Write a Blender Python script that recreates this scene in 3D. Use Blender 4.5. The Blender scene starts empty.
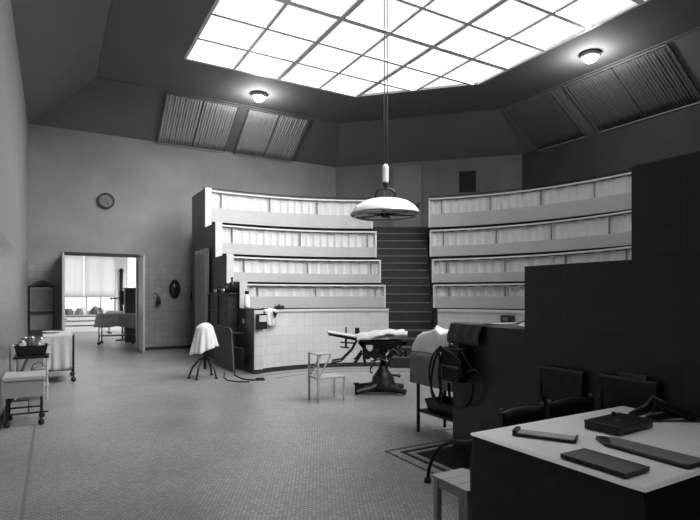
import bpy, math, random
from mathutils import Vector
random.seed(7)
SC = bpy.context.scene
COL = SC.collection
PI = math.pi
YAW = math.radians(30)                       # the room stands turned 30 degrees to the camera
CA, SA = math.cos(YAW), math.sin(YAW)

# ------------------------------------------------------------------ camera
cd = bpy.data.cameras.new('camera'); cam = bpy.data.objects.new('camera', cd); COL.objects.link(cam)
cam.location = (0, 0, 1.7); cam.rotation_euler = (PI/2, 0, 0)
cd.sensor_width = 36; cd.lens = 36*515/700; cd.shift_y = 36/700
cd.clip_start = 0.05; cd.clip_end = 200
SC.camera = cam

# ------------------------------------------------------------------ world: overcast sky, brighter on the right
w = bpy.data.worlds.new('sky'); SC.world = w; w.use_nodes = True
nt = w.node_tree; nt.nodes.clear()
wo = nt.nodes.new('ShaderNodeOutputWorld'); bg = nt.nodes.new('ShaderNodeBackground')
tc = nt.nodes.new('ShaderNodeTexCoord')
dt = nt.nodes.new('ShaderNodeVectorMath'); dt.operation = 'DOT_PRODUCT'
SKYDIR = Vector((0.80, -0.38, 0.62)).normalized()
dt.inputs[1].default_value = SKYDIR
mr = nt.nodes.new('ShaderNodeMapRange')
mr.inputs['From Min'].default_value = 0.45; mr.inputs['From Max'].default_value = 1.0
mr.inputs['To Min'].default_value = 0.0; mr.inputs['To Max'].default_value = 1.0
pw = nt.nodes.new('ShaderNodeMath'); pw.operation = 'POWER'; pw.inputs[1].default_value = 1.6
ml = nt.nodes.new('ShaderNodeMath'); ml.operation = 'MULTIPLY_ADD'
ml.inputs[1].default_value = 21.0; ml.inputs[2].default_value = 1.7
nt.links.new(tc.outputs['Generated'], dt.inputs[0]); nt.links.new(dt.outputs['Value'], mr.inputs['Value'])
nt.links.new(mr.outputs[0], pw.inputs[0]); nt.links.new(pw.outputs[0], ml.inputs[0])
nt.links.new(ml.outputs[0], bg.inputs['Strength']); bg.inputs['Color'].default_value = (1, 1, 1, 1)
nt.links.new(bg.outputs[0], wo.inputs['Surface'])

def to_world(a, b, z=0.0): return Vector((a*CA - b*SA, a*SA + b*CA, z))

def portal(name, a, b, z, sx, sy, rot):
    l = bpy.data.lights.new(name, 'AREA'); l.shape = 'RECTANGLE'; l.size = sx; l.size_y = sy
    l.cycles.is_portal = True
    o = bpy.data.objects.new(name, l); COL.objects.link(o); o.location = to_world(a, b, z); o.rotation_euler = rot
portal('skylight_portal', 6.61, 7.25, 7.72, 7.6, 12.0, (0, 0, YAW))
portal('far_window_portal', 2.0, 27.9, 2.3, 5.2, 3.0, (-PI/2, 0, YAW))

SC.view_settings.view_transform = 'Standard'; SC.view_settings.look = 'None'
SC.view_settings.exposure = 0.0; SC.view_settings.gamma = 1.0; SC.view_settings.use_curve_mapping = False
SC.cycles.max_bounces = 8; SC.cycles.diffuse_bounces = 5; SC.cycles.transparent_max_bounces = 12
SC.cycles.sample_clamp_indirect = 6.0

# ------------------------------------------------------------------ materials
def new_mat(name):
    m = bpy.data.materials.new(name); m.use_nodes = True
    n = m.node_tree; b = n.nodes['Principled BSDF']; return m, n, b
def grey(name, v, rough=0.6, metal=0.0, var=0.12, scale=6.0, bump=0.0, spec=0.4, emit=0.0):
    m, n, b = new_mat(name)
    b.inputs['Roughness'].default_value = rough; b.inputs['Metallic'].default_value = metal
    b.inputs['Specular IOR Level'].default_value = spec
    t = n.nodes.new('ShaderNodeTexCoord'); nz = n.nodes.new('ShaderNodeTexNoise')
    nz.inputs['Scale'].default_value = scale; nz.inputs['Detail'].default_value = 4
    n.links.new(t.outputs['Object'], nz.inputs['Vector'])
    r = n.nodes.new('ShaderNodeMapRange')
    r.inputs['From Min'].default_value = .3; r.inputs['From Max'].default_value = .7
    r.inputs['To Min'].default_value = v*(1-var); r.inputs['To Max'].default_value = v*(1+var)
    n.links.new(nz.outputs[0], r.inputs['Value']); n.links.new(r.outputs[0], b.inputs['Base Color'])
    if bump:
        bp = n.nodes.new('ShaderNodeBump'); bp.inputs['Strength'].default_value = bump; bp.inputs['Distance'].default_value = .02
        n.links.new(nz.outputs[0], bp.inputs['Height']); n.links.new(bp.outputs[0], b.inputs['Normal'])
    if emit:
        b.inputs['Emission Color'].default_value = (1, 1, 1, 1); b.inputs['Emission Strength'].default_value = emit
    return m
def math_node(n, op, a=None, b=None):
    x = n.nodes.new('ShaderNodeMath'); x.operation = op
    for i, q in enumerate((a, b)):
        if q is None: continue
        if isinstance(q, (int, float)): x.inputs[i].default_value = q
        else: n.links.new(q, x.inputs[i])
    return x.outputs[0]
def tiled(name, axis, tile, grout, size=0.2, upper=None, ztop=None, rough=.25, ring=3.4, mortar=.006, noise=.10, stains=0.0):
    """axis 'x','y': wall in the plane of that local axis and z; 'ring': round the origin; 'floor': local x, y"""
    m, n, b = new_mat(name)
    t = n.nodes.new('ShaderNodeTexCoord'); sp = n.nodes.new('ShaderNodeSeparateXYZ')
    n.links.new(t.outputs['Object'], sp.inputs[0])
    cb = n.nodes.new('ShaderNodeCombineXYZ')
    if axis == 'ring':
        u = math_node(n, 'MULTIPLY', math_node(n, 'ARCTAN2', sp.outputs['Y'], sp.outputs['X']), ring)
        vv = sp.outputs['Z']
    elif axis == 'floor': u, vv = sp.outputs['X'], sp.outputs['Y']
    else: u, vv = sp.outputs[axis.upper()], sp.outputs['Z']
    n.links.new(u, cb.inputs['X']); n.links.new(vv, cb.inputs['Y'])
    br = n.nodes.new('ShaderNodeTexBrick'); br.offset = 0.0 if axis != 'floor' else .5
    br.inputs['Scale'].default_value = 1; br.inputs['Mortar Size'].default_value = mortar
    br.inputs['Brick Width'].default_value = size; br.inputs['Row Height'].default_value = size
    br.inputs['Color1'].default_value = (tile*(1+noise),)*3+(1,); br.inputs['Color2'].default_value = (tile*(1-noise),)*3+(1,)
    br.inputs['Mortar'].default_value = (grout,)*3+(1,); br.inputs['Mortar Smooth'].default_value = .3
    n.links.new(cb.outputs[0], br.inputs['Vector'])
    nz = n.nodes.new('ShaderNodeTexNoise'); nz.inputs['Scale'].default_value = .9; nz.inputs['Detail'].default_value = 6
    n.links.new(t.outputs['Object'], nz.inputs['Vector'])
    rg = n.nodes.new('ShaderNodeMapRange'); rg.inputs['From Min'].default_value = .3; rg.inputs['From Max'].default_value = .7
    rg.inputs['To Min'].default_value = 1-.08-stains; rg.inputs['To Max'].default_value = 1.08+stains
    n.links.new(nz.outputs[0], rg.inputs['Value'])
    mx = n.nodes.new('ShaderNodeMix'); mx.data_type = 'RGBA'; mx.blend_type = 'MULTIPLY'; mx.inputs[0].default_value = 1
    src = br.outputs['Color']
    b.inputs['Roughness'].default_value = rough
    if upper is not None:
        up = math_node(n, 'GREATER_THAN', sp.outputs['Z'], ztop)
        m2 = n.nodes.new('ShaderNodeMix'); m2.data_type = 'RGBA'
        n.links.new(up, m2.inputs[0]); n.links.new(src, m2.inputs[6]); m2.inputs[7].default_value = (upper,)*3+(1,)
        src = m2.outputs[2]
        r2 = n.nodes.new('ShaderNodeMapRange'); r2.inputs['To Min'].default_value = rough; r2.inputs['To Max'].default_value = .75
        n.links.new(up, r2.inputs['Value']); n.links.new(r2.outputs[0], b.inputs['Roughness'])
    n.links.new(src, mx.inputs[6]); n.links.new(rg.outputs[0], mx.inputs[7])
    n.links.new(mx.outputs[2], b.inputs['Base Color'])
    return m
def sheet_mat(name, v, through=.35):
    """thin cloth that lets some light through"""
    m, n, b = new_mat(name)
    b.inputs['Base Color'].default_value = (v, v, v, 1); b.inputs['Roughness'].default_value = .9
    b.inputs['Specular IOR Level'].default_value = .1
    tr = n.nodes.new('ShaderNodeBsdfTranslucent'); tr.inputs['Color'].default_value = (v, v, v, 1)
    mx = n.nodes.new('ShaderNodeMixShader'); mx.inputs[0].default_value = through
    n.links.new(b.outputs[0], mx.inputs[1]); n.links.new(tr.outputs[0], mx.inputs[2])
    n.links.new(mx.outputs[0], n.nodes['Material Output'].inputs['Surface'])
    return m
def glass_mat():
    m, n, b = new_mat('clear_glass')
    tr = n.nodes.new('ShaderNodeBsdfTransparent'); tr.inputs['Color'].default_value = (.93, .93, .93, 1)
    gl = n.nodes.new('ShaderNodeBsdfGlossy'); gl.inputs['Roughness'].default_value = .1
    mx = n.nodes.new('ShaderNodeMixShader'); mx.inputs[0].default_value = .05
    n.links.new(tr.outputs[0], mx.inputs[1]); n.links.new(gl.outputs[0], mx.inputs[2])
    n.links.new(mx.outputs[0], n.nodes['Material Output'].inputs['Surface'])
    return m

M = dict(
    floor=tiled('mosaic_floor', 'floor', .29, .12, size=.036, rough=.30, mortar=.0045, noise=.22, stains=.10),
    wall_x=tiled('far_wall_finish', 'x', .25, .16, upper=.24, ztop=2.58, rough=.3, stains=.08),
    wall_y=tiled('side_wall_finish', 'y', .22, .14, upper=.22, ztop=2.58, rough=.3),
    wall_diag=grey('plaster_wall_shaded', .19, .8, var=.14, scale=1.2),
    wall_right=grey('plaster_wall_right_shaded', .045, .8, var=.12, scale=1.2),  # same plaster as the other walls, darkened to paint in the right side's shade
    ceiling=grey('ceiling_plaster', .17, .85, var=.06, scale=.8),
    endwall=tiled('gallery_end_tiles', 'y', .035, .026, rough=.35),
    basewall=tiled('arena_tiles', 'ring', .55, .44, rough=.22, ring=3.4, mortar=.005, noise=.04),
    basefront=tiled('arena_tiles_flat', 'x', .55, .44, rough=.22, mortar=.005, noise=.04),
    white_paint=grey('white_paint', .52, .45, var=.05),
    fascia=grey('painted_board', .40, .45, var=.05, scale=2),
    rail=grey('pale_rail', .55, .35, var=.04),
    dark_wood=grey('dark_wood', .022, .5, var=.3, scale=8),
    black=grey('black_lacquer', .012, .35),
    rubber=grey('black_rubber', .015, .6),
    iron=grey('dark_iron', .025, .4, metal=.5),
    steel=grey('steel', .35, .3, metal=.9),
    curtain=sheet_mat('white_curtain', .68, .2),
    linen_bright=grey('table_linen', .86, .9, var=.03, spec=.1),
    reflector=grey('polished_reflector', .85, .12, metal=1.0),
    linen=grey('white_linen', .60, .9, var=.04, bump=.2, scale=9, spec=.1),
    linen_shaded=grey('shaded_linen', .09, .9, var=.1, bump=.2, scale=9, spec=.1),  # unlit hanging sides of the white tablecloth, shade put into the colour
    linen_mid=grey('dull_linen', .42, .9, var=.05, bump=.2, scale=9, spec=.1),
    linen_grey=grey('grey_linen', .22, .9, var=.08, bump=.2, scale=9, spec=.1),
    blind=sheet_mat('window_blind', .93, .75),
    pleat=grey('pleated_cloth', .40, .9, var=.06, scale=3, spec=.1),
    pleat_shaded=grey('pleated_cloth_shaded', .13, .9, var=.06, scale=3, spec=.1),  # same cloth as the left blinds, with the right cove's shade painted in
    carpet=grey('stair_tread', .02, .75, var=.3, scale=12),
    nosing=grey('stair_nosing', .13, .4, metal=.2),
    door=grey('door_paint', .36, .4, var=.04),
    enamel_dull=grey('worn_white_enamel', .42, .35, var=.05),
    enamel=grey('white_enamel', .75, .18, var=.02),
    enamel_grey=grey('grey_enamel', .32, .3, var=.06),
    globe=grey('lamp_globe', .9, .3, emit=20.0),
    lens=grey('lamp_lens', .8, .12, var=.1, scale=20),
    board=grey('grey_board', .17, .5, var=.08),
    book=grey('book_cover', .05, .45, var=.15, scale=14),
    paper=grey('paper', .5, .8, var=.05),
    bar=grey('glazing_bar', .75, .5),
    glass=glass_mat(),
    landing=grey('landing_floor', .10, .7),
)

# ------------------------------------------------------------------ mesh builder
class MB:
    def __init__(s): s.v = []; s.f = []
    def add(s, vs, fs):
        o = len(s.v); s.v += [tuple(p) for p in vs]; s.f += [tuple(i+o for i in f) for f in fs]; return s
    def box(s, x0, x1, y0, y1, z0, z1, rot=0.0, pivot=None):
        p = [(x, y, z) for z in (z0, z1) for (x, y) in ((x0, y0), (x1, y0), (x1, y1), (x0, y1))]
        if rot:
            cx, cy = pivot if pivot else ((x0+x1)/2, (y0+y1)/2); c, q = math.cos(rot), math.sin(rot)
            p = [(cx+(x-cx)*c-(y-cy)*q, cy+(x-cx)*q+(y-cy)*c, z) for x, y, z in p]
        return s.add(p, [(3, 2, 1, 0), (4, 5, 6, 7), (0, 1, 5, 4), (1, 2, 6, 5), (2, 3, 7, 6), (3, 0, 4, 7)])
    def bar(s, p, q, w, h=None):
        """square bar from p to q"""
        h = h or w; p, q = Vector(p), Vector(q); d = (q-p).normalized()
        up = Vector((0, 0, 1)) if abs(d.z) < .95 else Vector((0, 1, 0))
        a = d.cross(up).normalized(); b = a.cross(d)
        vs = [c + a*i*w/2 + b*j*h/2 for c in (p, q) for i, j in ((-1, -1), (1, -1), (1, 1), (-1, 1))]
        return s.add(vs, [(3, 2, 1, 0), (4, 5, 6, 7), (0, 1, 5, 4), (1, 2, 6, 5), (2, 3, 7, 6), (3, 0, 4, 7)])
    def tube(s, pts, r, n=8):
        pts = [Vector(p) for p in pts]; rings = []
        up = Vector((0.13, 0.29, 1)).normalized()
        for i, p in enumerate(pts):
            d = (pts[min(i+1, len(pts)-1)] - pts[max(i-1, 0)]).normalized()
            a = d.cross(up)
            if a.length < .05: a = d.cross(Vector((1, 0, 0)))
            a.normalize(); b = a.cross(d); rr = r[i] if isinstance(r, (list, tuple)) else r
            rings.append([p + (a*math.cos(2*PI*k/n) + b*math.sin(2*PI*k/n))*rr for k in range(n)])
        vs = [x for g in rings for x in g]; fs = []
        for i in range(len(pts)-1):
            for k in range(n): fs.append((i*n+k, i*n+(k+1) % n, (i+1)*n+(k+1) % n, (i+1)*n+k))
        fs.append(tuple(range(n))[::-1]); fs.append(tuple((len(pts)-1)*n+k for k in range(n)))
        return s.add(vs, fs)
    def lathe(s, prof, n=24, c=(0, 0, 0)):
        vs = []; fs = []
        for r, z in prof:
            for k in range(n): vs.append((c[0]+max(r, 1e-4)*math.cos(2*PI*k/n), c[1]+max(r, 1e-4)*math.sin(2*PI*k/n), c[2]+z))
        for i in range(len(prof)-1):
            for k in range(n): fs.append((i*n+k, i*n+(k+1) % n, (i+1)*n+(k+1) % n, (i+1)*n+k))
        return s.add(vs, fs)
    def arc(s, prof, f0, f1, n=None):
        """closed profile [(r, z)] swept round the origin from bearing f0 to f1 (degrees from +y, clockwise)"""
        n = n or max(2, int(abs(f1-f0)/2.0)+1); m = len(prof); vs = []; fs = []
        for i in range(n+1):
            f = math.radians(f0+(f1-f0)*i/n)
            for r, z in prof: vs.append((r*math.sin(f), r*math.cos(f), z))
        for i in range(n):
            for k in range(m): fs.append((i*m+k, i*m+(k+1) % m, (i+1)*m+(k+1) % m, (i+1)*m+k))
        fs.append(tuple(range(m))[::-1]); fs.append(tuple(n*m+k for k in range(m)))
        return s.add(vs, fs)
    def prism(s, poly, z0, z1):
        m = len(poly)
        vs = [(x, y, z0) for x, y in poly]+[(x, y, z1) for x, y in poly]
        return s.add(vs, [tuple(range(m))[::-1], tuple(range(m, 2*m))]+[(i, (i+1) % m, m+(i+1) % m, m+i) for i in range(m)])
    def grid(s, fn, nu, nv):
        vs = [fn(i/nu, j/nv) for j in range(nv+1) for i in range(nu+1)]
        return s.add(vs, [(j*(nu+1)+i, j*(nu+1)+i+1, (j+1)*(nu+1)+i+1, (j+1)*(nu+1)+i) for j in range(nv) for i in range(nu)])
    def build(s, name, mat, parent=None, smooth=False, thick=0.0, bevel=0.0, recalc=True):
        me = bpy.data.meshes.new(name); me.from_pydata(s.v, [], s.f)
        if recalc:
            import bmesh
            bm = bmesh.new(); bm.from_mesh(me); bmesh.ops.recalc_face_normals(bm, faces=bm.faces); bm.to_mesh(me); bm.free()
        me.materials.append(M[mat] if isinstance(mat, str) else mat)
        if smooth:
            for p in me.polygons: p.use_smooth = True
        o = bpy.data.objects.new(name, me); COL.objects.link(o)
        if parent: o.parent = parent
        if thick:
            md = o.modifiers.new('thickness', 'SOLIDIFY'); md.thickness = thick; md.offset = 0
        if bevel:
            md = o.modifiers.new('bevel', 'BEVEL'); md.width = bevel; md.segments = 2; md.limit_method = 'ANGLE'
        return o
def tag(o, label, cat, group=None, kind=None):
    if label: o['label'] = label
    if cat: o['category'] = cat
    if group: o['group'] = group
    if kind: o['kind'] = kind
    return o
def struct(o, label=None):
    o['kind'] = 'structure'
    if label: o['label'] = label
    return o
def thing(name, label, cat, loc=(0, 0, 0), rot=0.0, group=None):
    o = bpy.data.objects.new(name, None); COL.objects.link(o); o.location = loc; o.rotation_euler = (0, 0, rot)
    o.empty_display_size = .1
    return tag(o, label, cat, group)
def copy_thing(root, loc=None, rot=None, label=None):
    r = root.copy(); COL.objects.link(r)
    if loc is not None: r.location = loc
    if rot is not None: r.rotation_euler = (0, 0, rot)
    if label: r['label'] = label
    for ch in list(root.children):
        c = ch.copy(); COL.objects.link(c); c.parent = r
        for g in list(ch.children):
            d = g.copy(); COL.objects.link(d); d.parent = c
    return r
def in_room(o): o.rotation_euler = (0, 0, YAW); return o      # mesh written in room axes (a, b, z)

def loopcloth(mb, w, d, zt, zb, flare=.03, wave=.02, folds=9, seed=0, sides='all', rows=10, corner=.05):
    """a cloth draped over a w x d rectangle centred on the origin: top and hanging skirt"""
    rg = random.Random(seed); n = 96; per = []
    hw, hd = w/2, d/2; L = 2*(w+d)
    for i in range(n):
        t = i/n*L
        if t < w: p = (-hw+t, -hd); q = (0, -1)
        elif t < w+d: p = (hw, -hd+t-w); q = (1, 0)
        elif t < 2*w+d: p = (hw-(t-w-d), hd); q = (0, 1)
        else: p = (-hw, hd-(t-2*w-d)); q = (-1, 0)
        per.append((p, q, t))
    ph = rg.random()*6; top = []
    vs = [(0, 0, zt)]; fs = []
    def hang(t): return zb(t/L) if callable(zb) else zb
    for (p, q, t) in per: vs.append((p[0]*.97, p[1]*.97, zt))
    for i in range(n): fs.append((0, 1+i, 1+(i+1) % n))
    for j in range(1, rows+1):
        k = j/rows
        for i, (p, q, t) in enumerate(per):
            a = 2*PI*folds*t/L+ph
            off = .008+flare*k+wave*k*(math.sin(a)+.5*math.sin(2.3*a+1))
            # corners bulge outwards a little along the diagonal
            cx, cy = p[0]/hw, p[1]/hd; cor = max(0, abs(cx)*abs(cy)-.75)*4
            ox = q[0]*off+(math.copysign(1, cx))*cor*corner*k; oy = q[1]*off+(math.copysign(1, cy))*cor*corner*k
            z = zt+(hang(t)-zt)*k - (.004 if j == 1 else 0)
            vs.append((p[0]+ox, p[1]+oy, z))
    for j in range(rows):
        for i in range(n):
            a0 = 1+j*n; a1 = 1+(j+1)*n
            fs.append((a0+i, a0+(i+1) % n, a1+(i+1) % n, a1+i))
    mb.add(vs, fs)
    return mb

# ================================================================== THE ROOM
ZW, ZC = 6.58, 7.64
ROOM = [(-.6, -2.0), (-.6, 17.17), (9.29, 17.17), (14.03, 12.42), (14.03, 2.76), (9.29, -2.0)]
def inset(poly, d):
    out = []; n = len(poly); L = []
    for i in range(n):
        p, q = Vector(poly[i]), Vector(poly[(i+1) % n]); t = (q-p).normalized(); nn = Vector((t.y, -t.x))
        L.append((p+nn*d, t))
    for i in range(n):
        (p, t), (q, s2) = L[i-1], L[i]
        den = t.x*s2.y-t.y*s2.x; k = ((q.x-p.x)*s2.y-(q.y-p.y)*s2.x)/den
        out.append(tuple(p+t*k))
    return out
INN = inset(ROOM, 1.65)
SKY = [(2.87, 1.30), (2.87, 13.2), (7.85, 13.2), (10.35, 10.7), (10.35, 3.80), (7.85, 1.30)]
T = .2
in_room(struct(MB().box(-9, 16, -3.0, 30, -.2, 0).build('floor', 'floor')))
# door wall with opening  a 0.30..2.38 , z 0..2.93
DA0, DA1, DZ = -.12, 2.02, 2.93
def alpha_at(u, beta):
    k = (u-350)/515; Y = beta/(CA-k*SA); X = k*Y; return X*CA+Y*SA
DA0, DA1 = alpha_at(63.5, 17.17), alpha_at(138, 17.17)
m = MB()
m.box(-.8, DA0, 17.17, 17.37, 0, ZW); m.box(DA1, 9.4, 17.17, 17.37, 0, ZW); m.box(DA0, DA1, 17.17, 17.37, DZ, ZW)
in_room(struct(m.build('wall_far', 'wall_x')))
in_room(struct(MB().box(-.8, -.6, -2.2, 17.37, 0, ZW).build('wall_left', 'wall_y')))
in_room(struct(MB().box(-.8, 9.4, -2.2, -2.0, 0, ZW).build('wall_back', 'wall_x')))
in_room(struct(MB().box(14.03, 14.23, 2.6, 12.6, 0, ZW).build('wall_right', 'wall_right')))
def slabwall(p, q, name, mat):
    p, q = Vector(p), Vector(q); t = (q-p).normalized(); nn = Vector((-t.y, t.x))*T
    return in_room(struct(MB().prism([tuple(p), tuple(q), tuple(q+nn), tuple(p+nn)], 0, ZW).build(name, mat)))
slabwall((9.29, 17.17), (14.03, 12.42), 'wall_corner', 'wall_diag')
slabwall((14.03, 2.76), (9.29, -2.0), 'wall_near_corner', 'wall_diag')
# ceiling: sloped cove and flat ring with the skylight opening
m = MB()
n = len(ROOM)
for i in range(n):
    j = (i+1) % n
    m.add([(*ROOM[i], ZW), (*ROOM[j], ZW), (*INN[j], ZC), (*INN[i], ZC)], [(0, 1, 2, 3)])
    m.add([(*INN[i], ZC), (*INN[j], ZC), (*SKY[j], ZC), (*SKY[i], ZC)], [(0, 1, 2, 3)])
    m.add([(*SKY[i], ZC), (*SKY[j], ZC), (*SKY[j], ZC+.06), (*SKY[i], ZC+.06)], [(0, 1, 2, 3)])
cl = in_room(struct(m.build('ceiling', 'ceiling', recalc=False)))
# attic cover so that the sky comes in only through the skylight
m = MB()
for i in range(n):
    j = (i+1) % n
    m.add([(*ROOM[i], ZW), (*ROOM[j], ZW), (*ROOM[j], ZC+.06), (*ROOM[i], ZC+.06)], [(0, 1, 2, 3)])
    m.add([(*ROOM[i], ZC+.06), (*ROOM[j], ZC+.06), (*SKY[j], ZC+.06), (*SKY[i], ZC+.06)], [(0, 1, 2, 3)])
in_room(struct(m.build('ceiling_roof', 'ceiling', recalc=False)))
# skylight: glass and glazing bars
def bmax(a): return min(13.2, 13.2-(a-7.85))
def bmin(a): return max(1.30, 1.30+(a-7.85))
sky = struct(in_room(MB().prism(SKY, ZC+.035, ZC+.045).build('window_1', 'glass')))
m = MB()
for k in range(7):
    a = 2.87+1.2467*k; wd = .12 if k in (2, 4) else .07
    m.box(a-wd/2, a+wd/2, bmin(a), bmax(a), ZC-.01, ZC+.03)
for k in range(11):
    b = 13.2-1.19*k; wd = .14 if k in (3, 6) else .09
    a1 = min(10.35, 7.85+13.2-b, 7.85+b-1.30)
    m.box(2.87, a1, b-wd/2, b+wd/2, ZC-.015, ZC+.03)
m.build('window_frame', 'bar', sky)
# narrow trim where the cove meets the flat ceiling
m = MB()
for i in range(n):
    p, q = INN[i], INN[(i+1) % n]
    m.bar((*p, ZC-.01), (*q, ZC-.01), .05, .04)
in_room(struct(m.build('trim_1', 'ceiling')))

# ------------------------------------------------------------------ pleated blinds in the cove
def cove_panel(axis, c0, c1, label, mat, group, halves=2):
    """pleated cloth on the sloping cove: axis 'a' on the door side, 'b' on the right side"""
    t = thing('pleated_blind', label, 'blind', (0, 0, 0), YAW, group)
    def P(c, k, off):                                        # k 0 at the lower edge, 1 at the upper edge
        s = .0+1.60*k; z = ZW+(ZC-ZW)*(s/1.65)
        nx, nz = 1.06/1.961, -1.65/1.961
        s2 = s+off*nx; z2 = z+off*nz
        return (c, 17.17-s2, z2) if axis == 'a' else (14.03-s2, c, z2)
    L = (c1-c0)/halves
    for h in range(halves):
        a0, a1 = c0+h*L+.02, c0+(h+1)*L-.02; pl = int((a1-a0)/.078)
        def fn(u, v, a0=a0, a1=a1, pl=pl):
            return P(a0+(a1-a0)*u, v, .035+.012*math.sin(2*PI*pl*u)+.007*math.sin(37*u+5*v))
        MB().grid(fn, pl*6, 6).build('cloth', mat, t, smooth=True, thick=.006)
    f = MB()
    for k in (0.0, 1.0): f.bar(P(c0, k, .05), P(c1, k, .05), .04, .04)
    for c in (c0, c1): f.bar(P(c, 0, .05), P(c, 1, .05), .03, .03)
    f.build('frame', 'board', t)
    return t
GB = 'pleated blinds in the ceiling cove'
cove_panel('a', 2.86, 5.0, 'pale pleated blind in the cove, farthest left, above the clock wall', 'pleat', GB)
cove_panel('a', 5.34, 7.42, 'pale pleated blind in the cove just below the left ceiling lamp', 'pleat', GB)
cove_panel('b', 9.92, 11.72, 'dim narrow pleated blind in the right cove, nearest the room corner', 'pleat_shaded', GB, 1)
cove_panel('b', 6.7, 9.50, 'dim wide pleated blind in the right cove, below the right ceiling lamp', 'pleat_shaded', GB)

# ------------------------------------------------------------------ ceiling lamps
def ceiling_lamp(a, b, label):
    t = thing('ceiling_lamp', label, 'lamp', to_world(a, b, ZC), 0, 'round ceiling lamps')
    MB().lathe([(.0, 0), (.21, 0), (.23, -.03), (.22, -.09), (.17, -.10), (.0, -.10)], 28).build('base', 'enamel_grey', t, smooth=True)
    MB().lathe([(.165, -.09)]+[(.165*math.cos(x*PI/16), -.10-.13*math.sin(x*PI/16)) for x in range(1, 9)], 28).build('globe', 'globe', t, smooth=True)
    l = bpy.data.lights.new('bulb', 'POINT'); l.energy = 80; l.shadow_soft_size = .12
    o = bpy.data.objects.new('bulb', l); COL.objects.link(o); o.parent = t; o.location = (0, 0, -.34)
ceiling_lamp(5.25, 14.45, 'lit round ceiling lamp above the pleated blinds on the left')
ceiling_lamp(11.4, 7.98, 'lit round ceiling lamp on the right, beyond the skylight edge')

# ================================================================== THE GALLERY
C = Vector((.53, 9.06, 0))
R = {1: 7.458, 2: 6.398, 3: 5.387, 4: 4.369, 5: 3.394}
Z = {1: 4.769, 2: 3.638, 3: 2.712, 4: 1.991, 5: 1.392}       # rail heights
CB = {1: 4.28, 2: 3.16, 3: 2.31, 4: 1.69}                     # lower edge of the curtains
FB = {1: 3.86, 2: 2.86, 3: 2.07, 4: 1.40}                     # lower edge of the boards
FL = {1: 4.0, 2: 2.75, 3: 1.85, 4: 1.1, 5: .5}                # standing floors behind each rail
XL = {5: .93, 4: .905, 3: .845, 2: .778, 1: .71}
XR = {5: 2.06, 4: 2.15, 3: 2.28, 2: 2.38, 1: 2.51}
CAL = C.x*CA+C.y*SA; CBE = -C.x*SA+C.y*CA
AF, AI = 3.78, 3.96; AFR, AIR = 3.875, 4.06                                            # outer and inner face of the gallery's end walls
def phi_cut(r, a=AI):
    d = math.degrees(math.acos((a-CAL)/r)); return 60-d, 60+d
def phi_x(r, x): return math.degrees(math.asin((x-C.x)/r))
SPAN = {}
for k in range(1, 6):
    l0, r1 = phi_cut(R[k])[0], phi_cut(R[k], AIR)[1]; SPAN[k] = ((l0, phi_x(R[k], XL[k])), (phi_x(R[k], XR[k]), r1))
def at_C(o): o.location = C; return o
# stepped end walls (tiled, dark side away from the arena)
def end_wall(sign, name):
    m = MB(); rs = [5, 4, 3, 2, 1]
    fa, fi = (AF, AI) if sign > 0 else (AFR, AIR)
    cut = {k: math.sqrt(R[k]**2-(fa+.1-CAL)**2) for k in rs}
    for i, k in enumerate(rs):
        b0 = cut[k]-.07; b1 = cut[rs[i+1]]-.07 if i < 4 else (16.45-CBE if sign > 0 else 9.5)
        y0, y1 = sorted((CBE+sign*b0, CBE+sign*b1))
        m.box(fa, fi, y0, y1, 0, Z[k]+(.03 if sign > 0 else -.01))
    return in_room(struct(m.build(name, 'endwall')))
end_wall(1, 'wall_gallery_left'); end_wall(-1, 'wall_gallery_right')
# white pilasters on the front ends of the left wall's steps
m = MB()
for k in (5, 4, 3, 2, 1):
    b = CBE+math.sqrt(R[k]**2-(AF+.1-CAL)**2)-.07
    lo = {5: .1, 4: 1.42, 3: 2.02, 2: 2.74, 1: 3.67}[k]
    if k < 5: m.box(AF+.008, AI+.01, b-.03, b, lo, Z[k]+.05)
in_room(struct(m.build('trim_2', 'white_paint')))
b = CBE+math.sqrt(R[5]**2-(AF+.1-CAL)**2)-.07
in_room(struct(MB().box(AF+.004, AI+.02, b-.02, b+.01, .1, Z[5]).build('trim_8', 'basefront')))
# tiled arena wall, left and right of the stairs
for s, nm in ((0, 'left'), (1, 'right')):
    f0, f1 = SPAN[5][s]
    w_ = MB().arc([(R[5], .1), (R[5], Z[5]-.05), (R[5]+.12, Z[5]-.05), (R[5]+.12, .1)], f0, f1)
    wo_ = at_C(struct(w_.build('wall_arena_'+nm, 'basewall')))
    MB().arc([(R[5]-.03, 0), (R[5]-.03, .1), (R[5]+.14, .1), (R[5]+.14, 0)], f0, f1).build('baseboard', 'dark_wood', wo_)
    MB().arc([(R[5]-.025, Z[5]-.05), (R[5]-.025, Z[5]), (R[5]+.15, Z[5]), (R[5]+.15, Z[5]-.05)], f0, f1).build('coping', 'rail', wo_)
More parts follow.
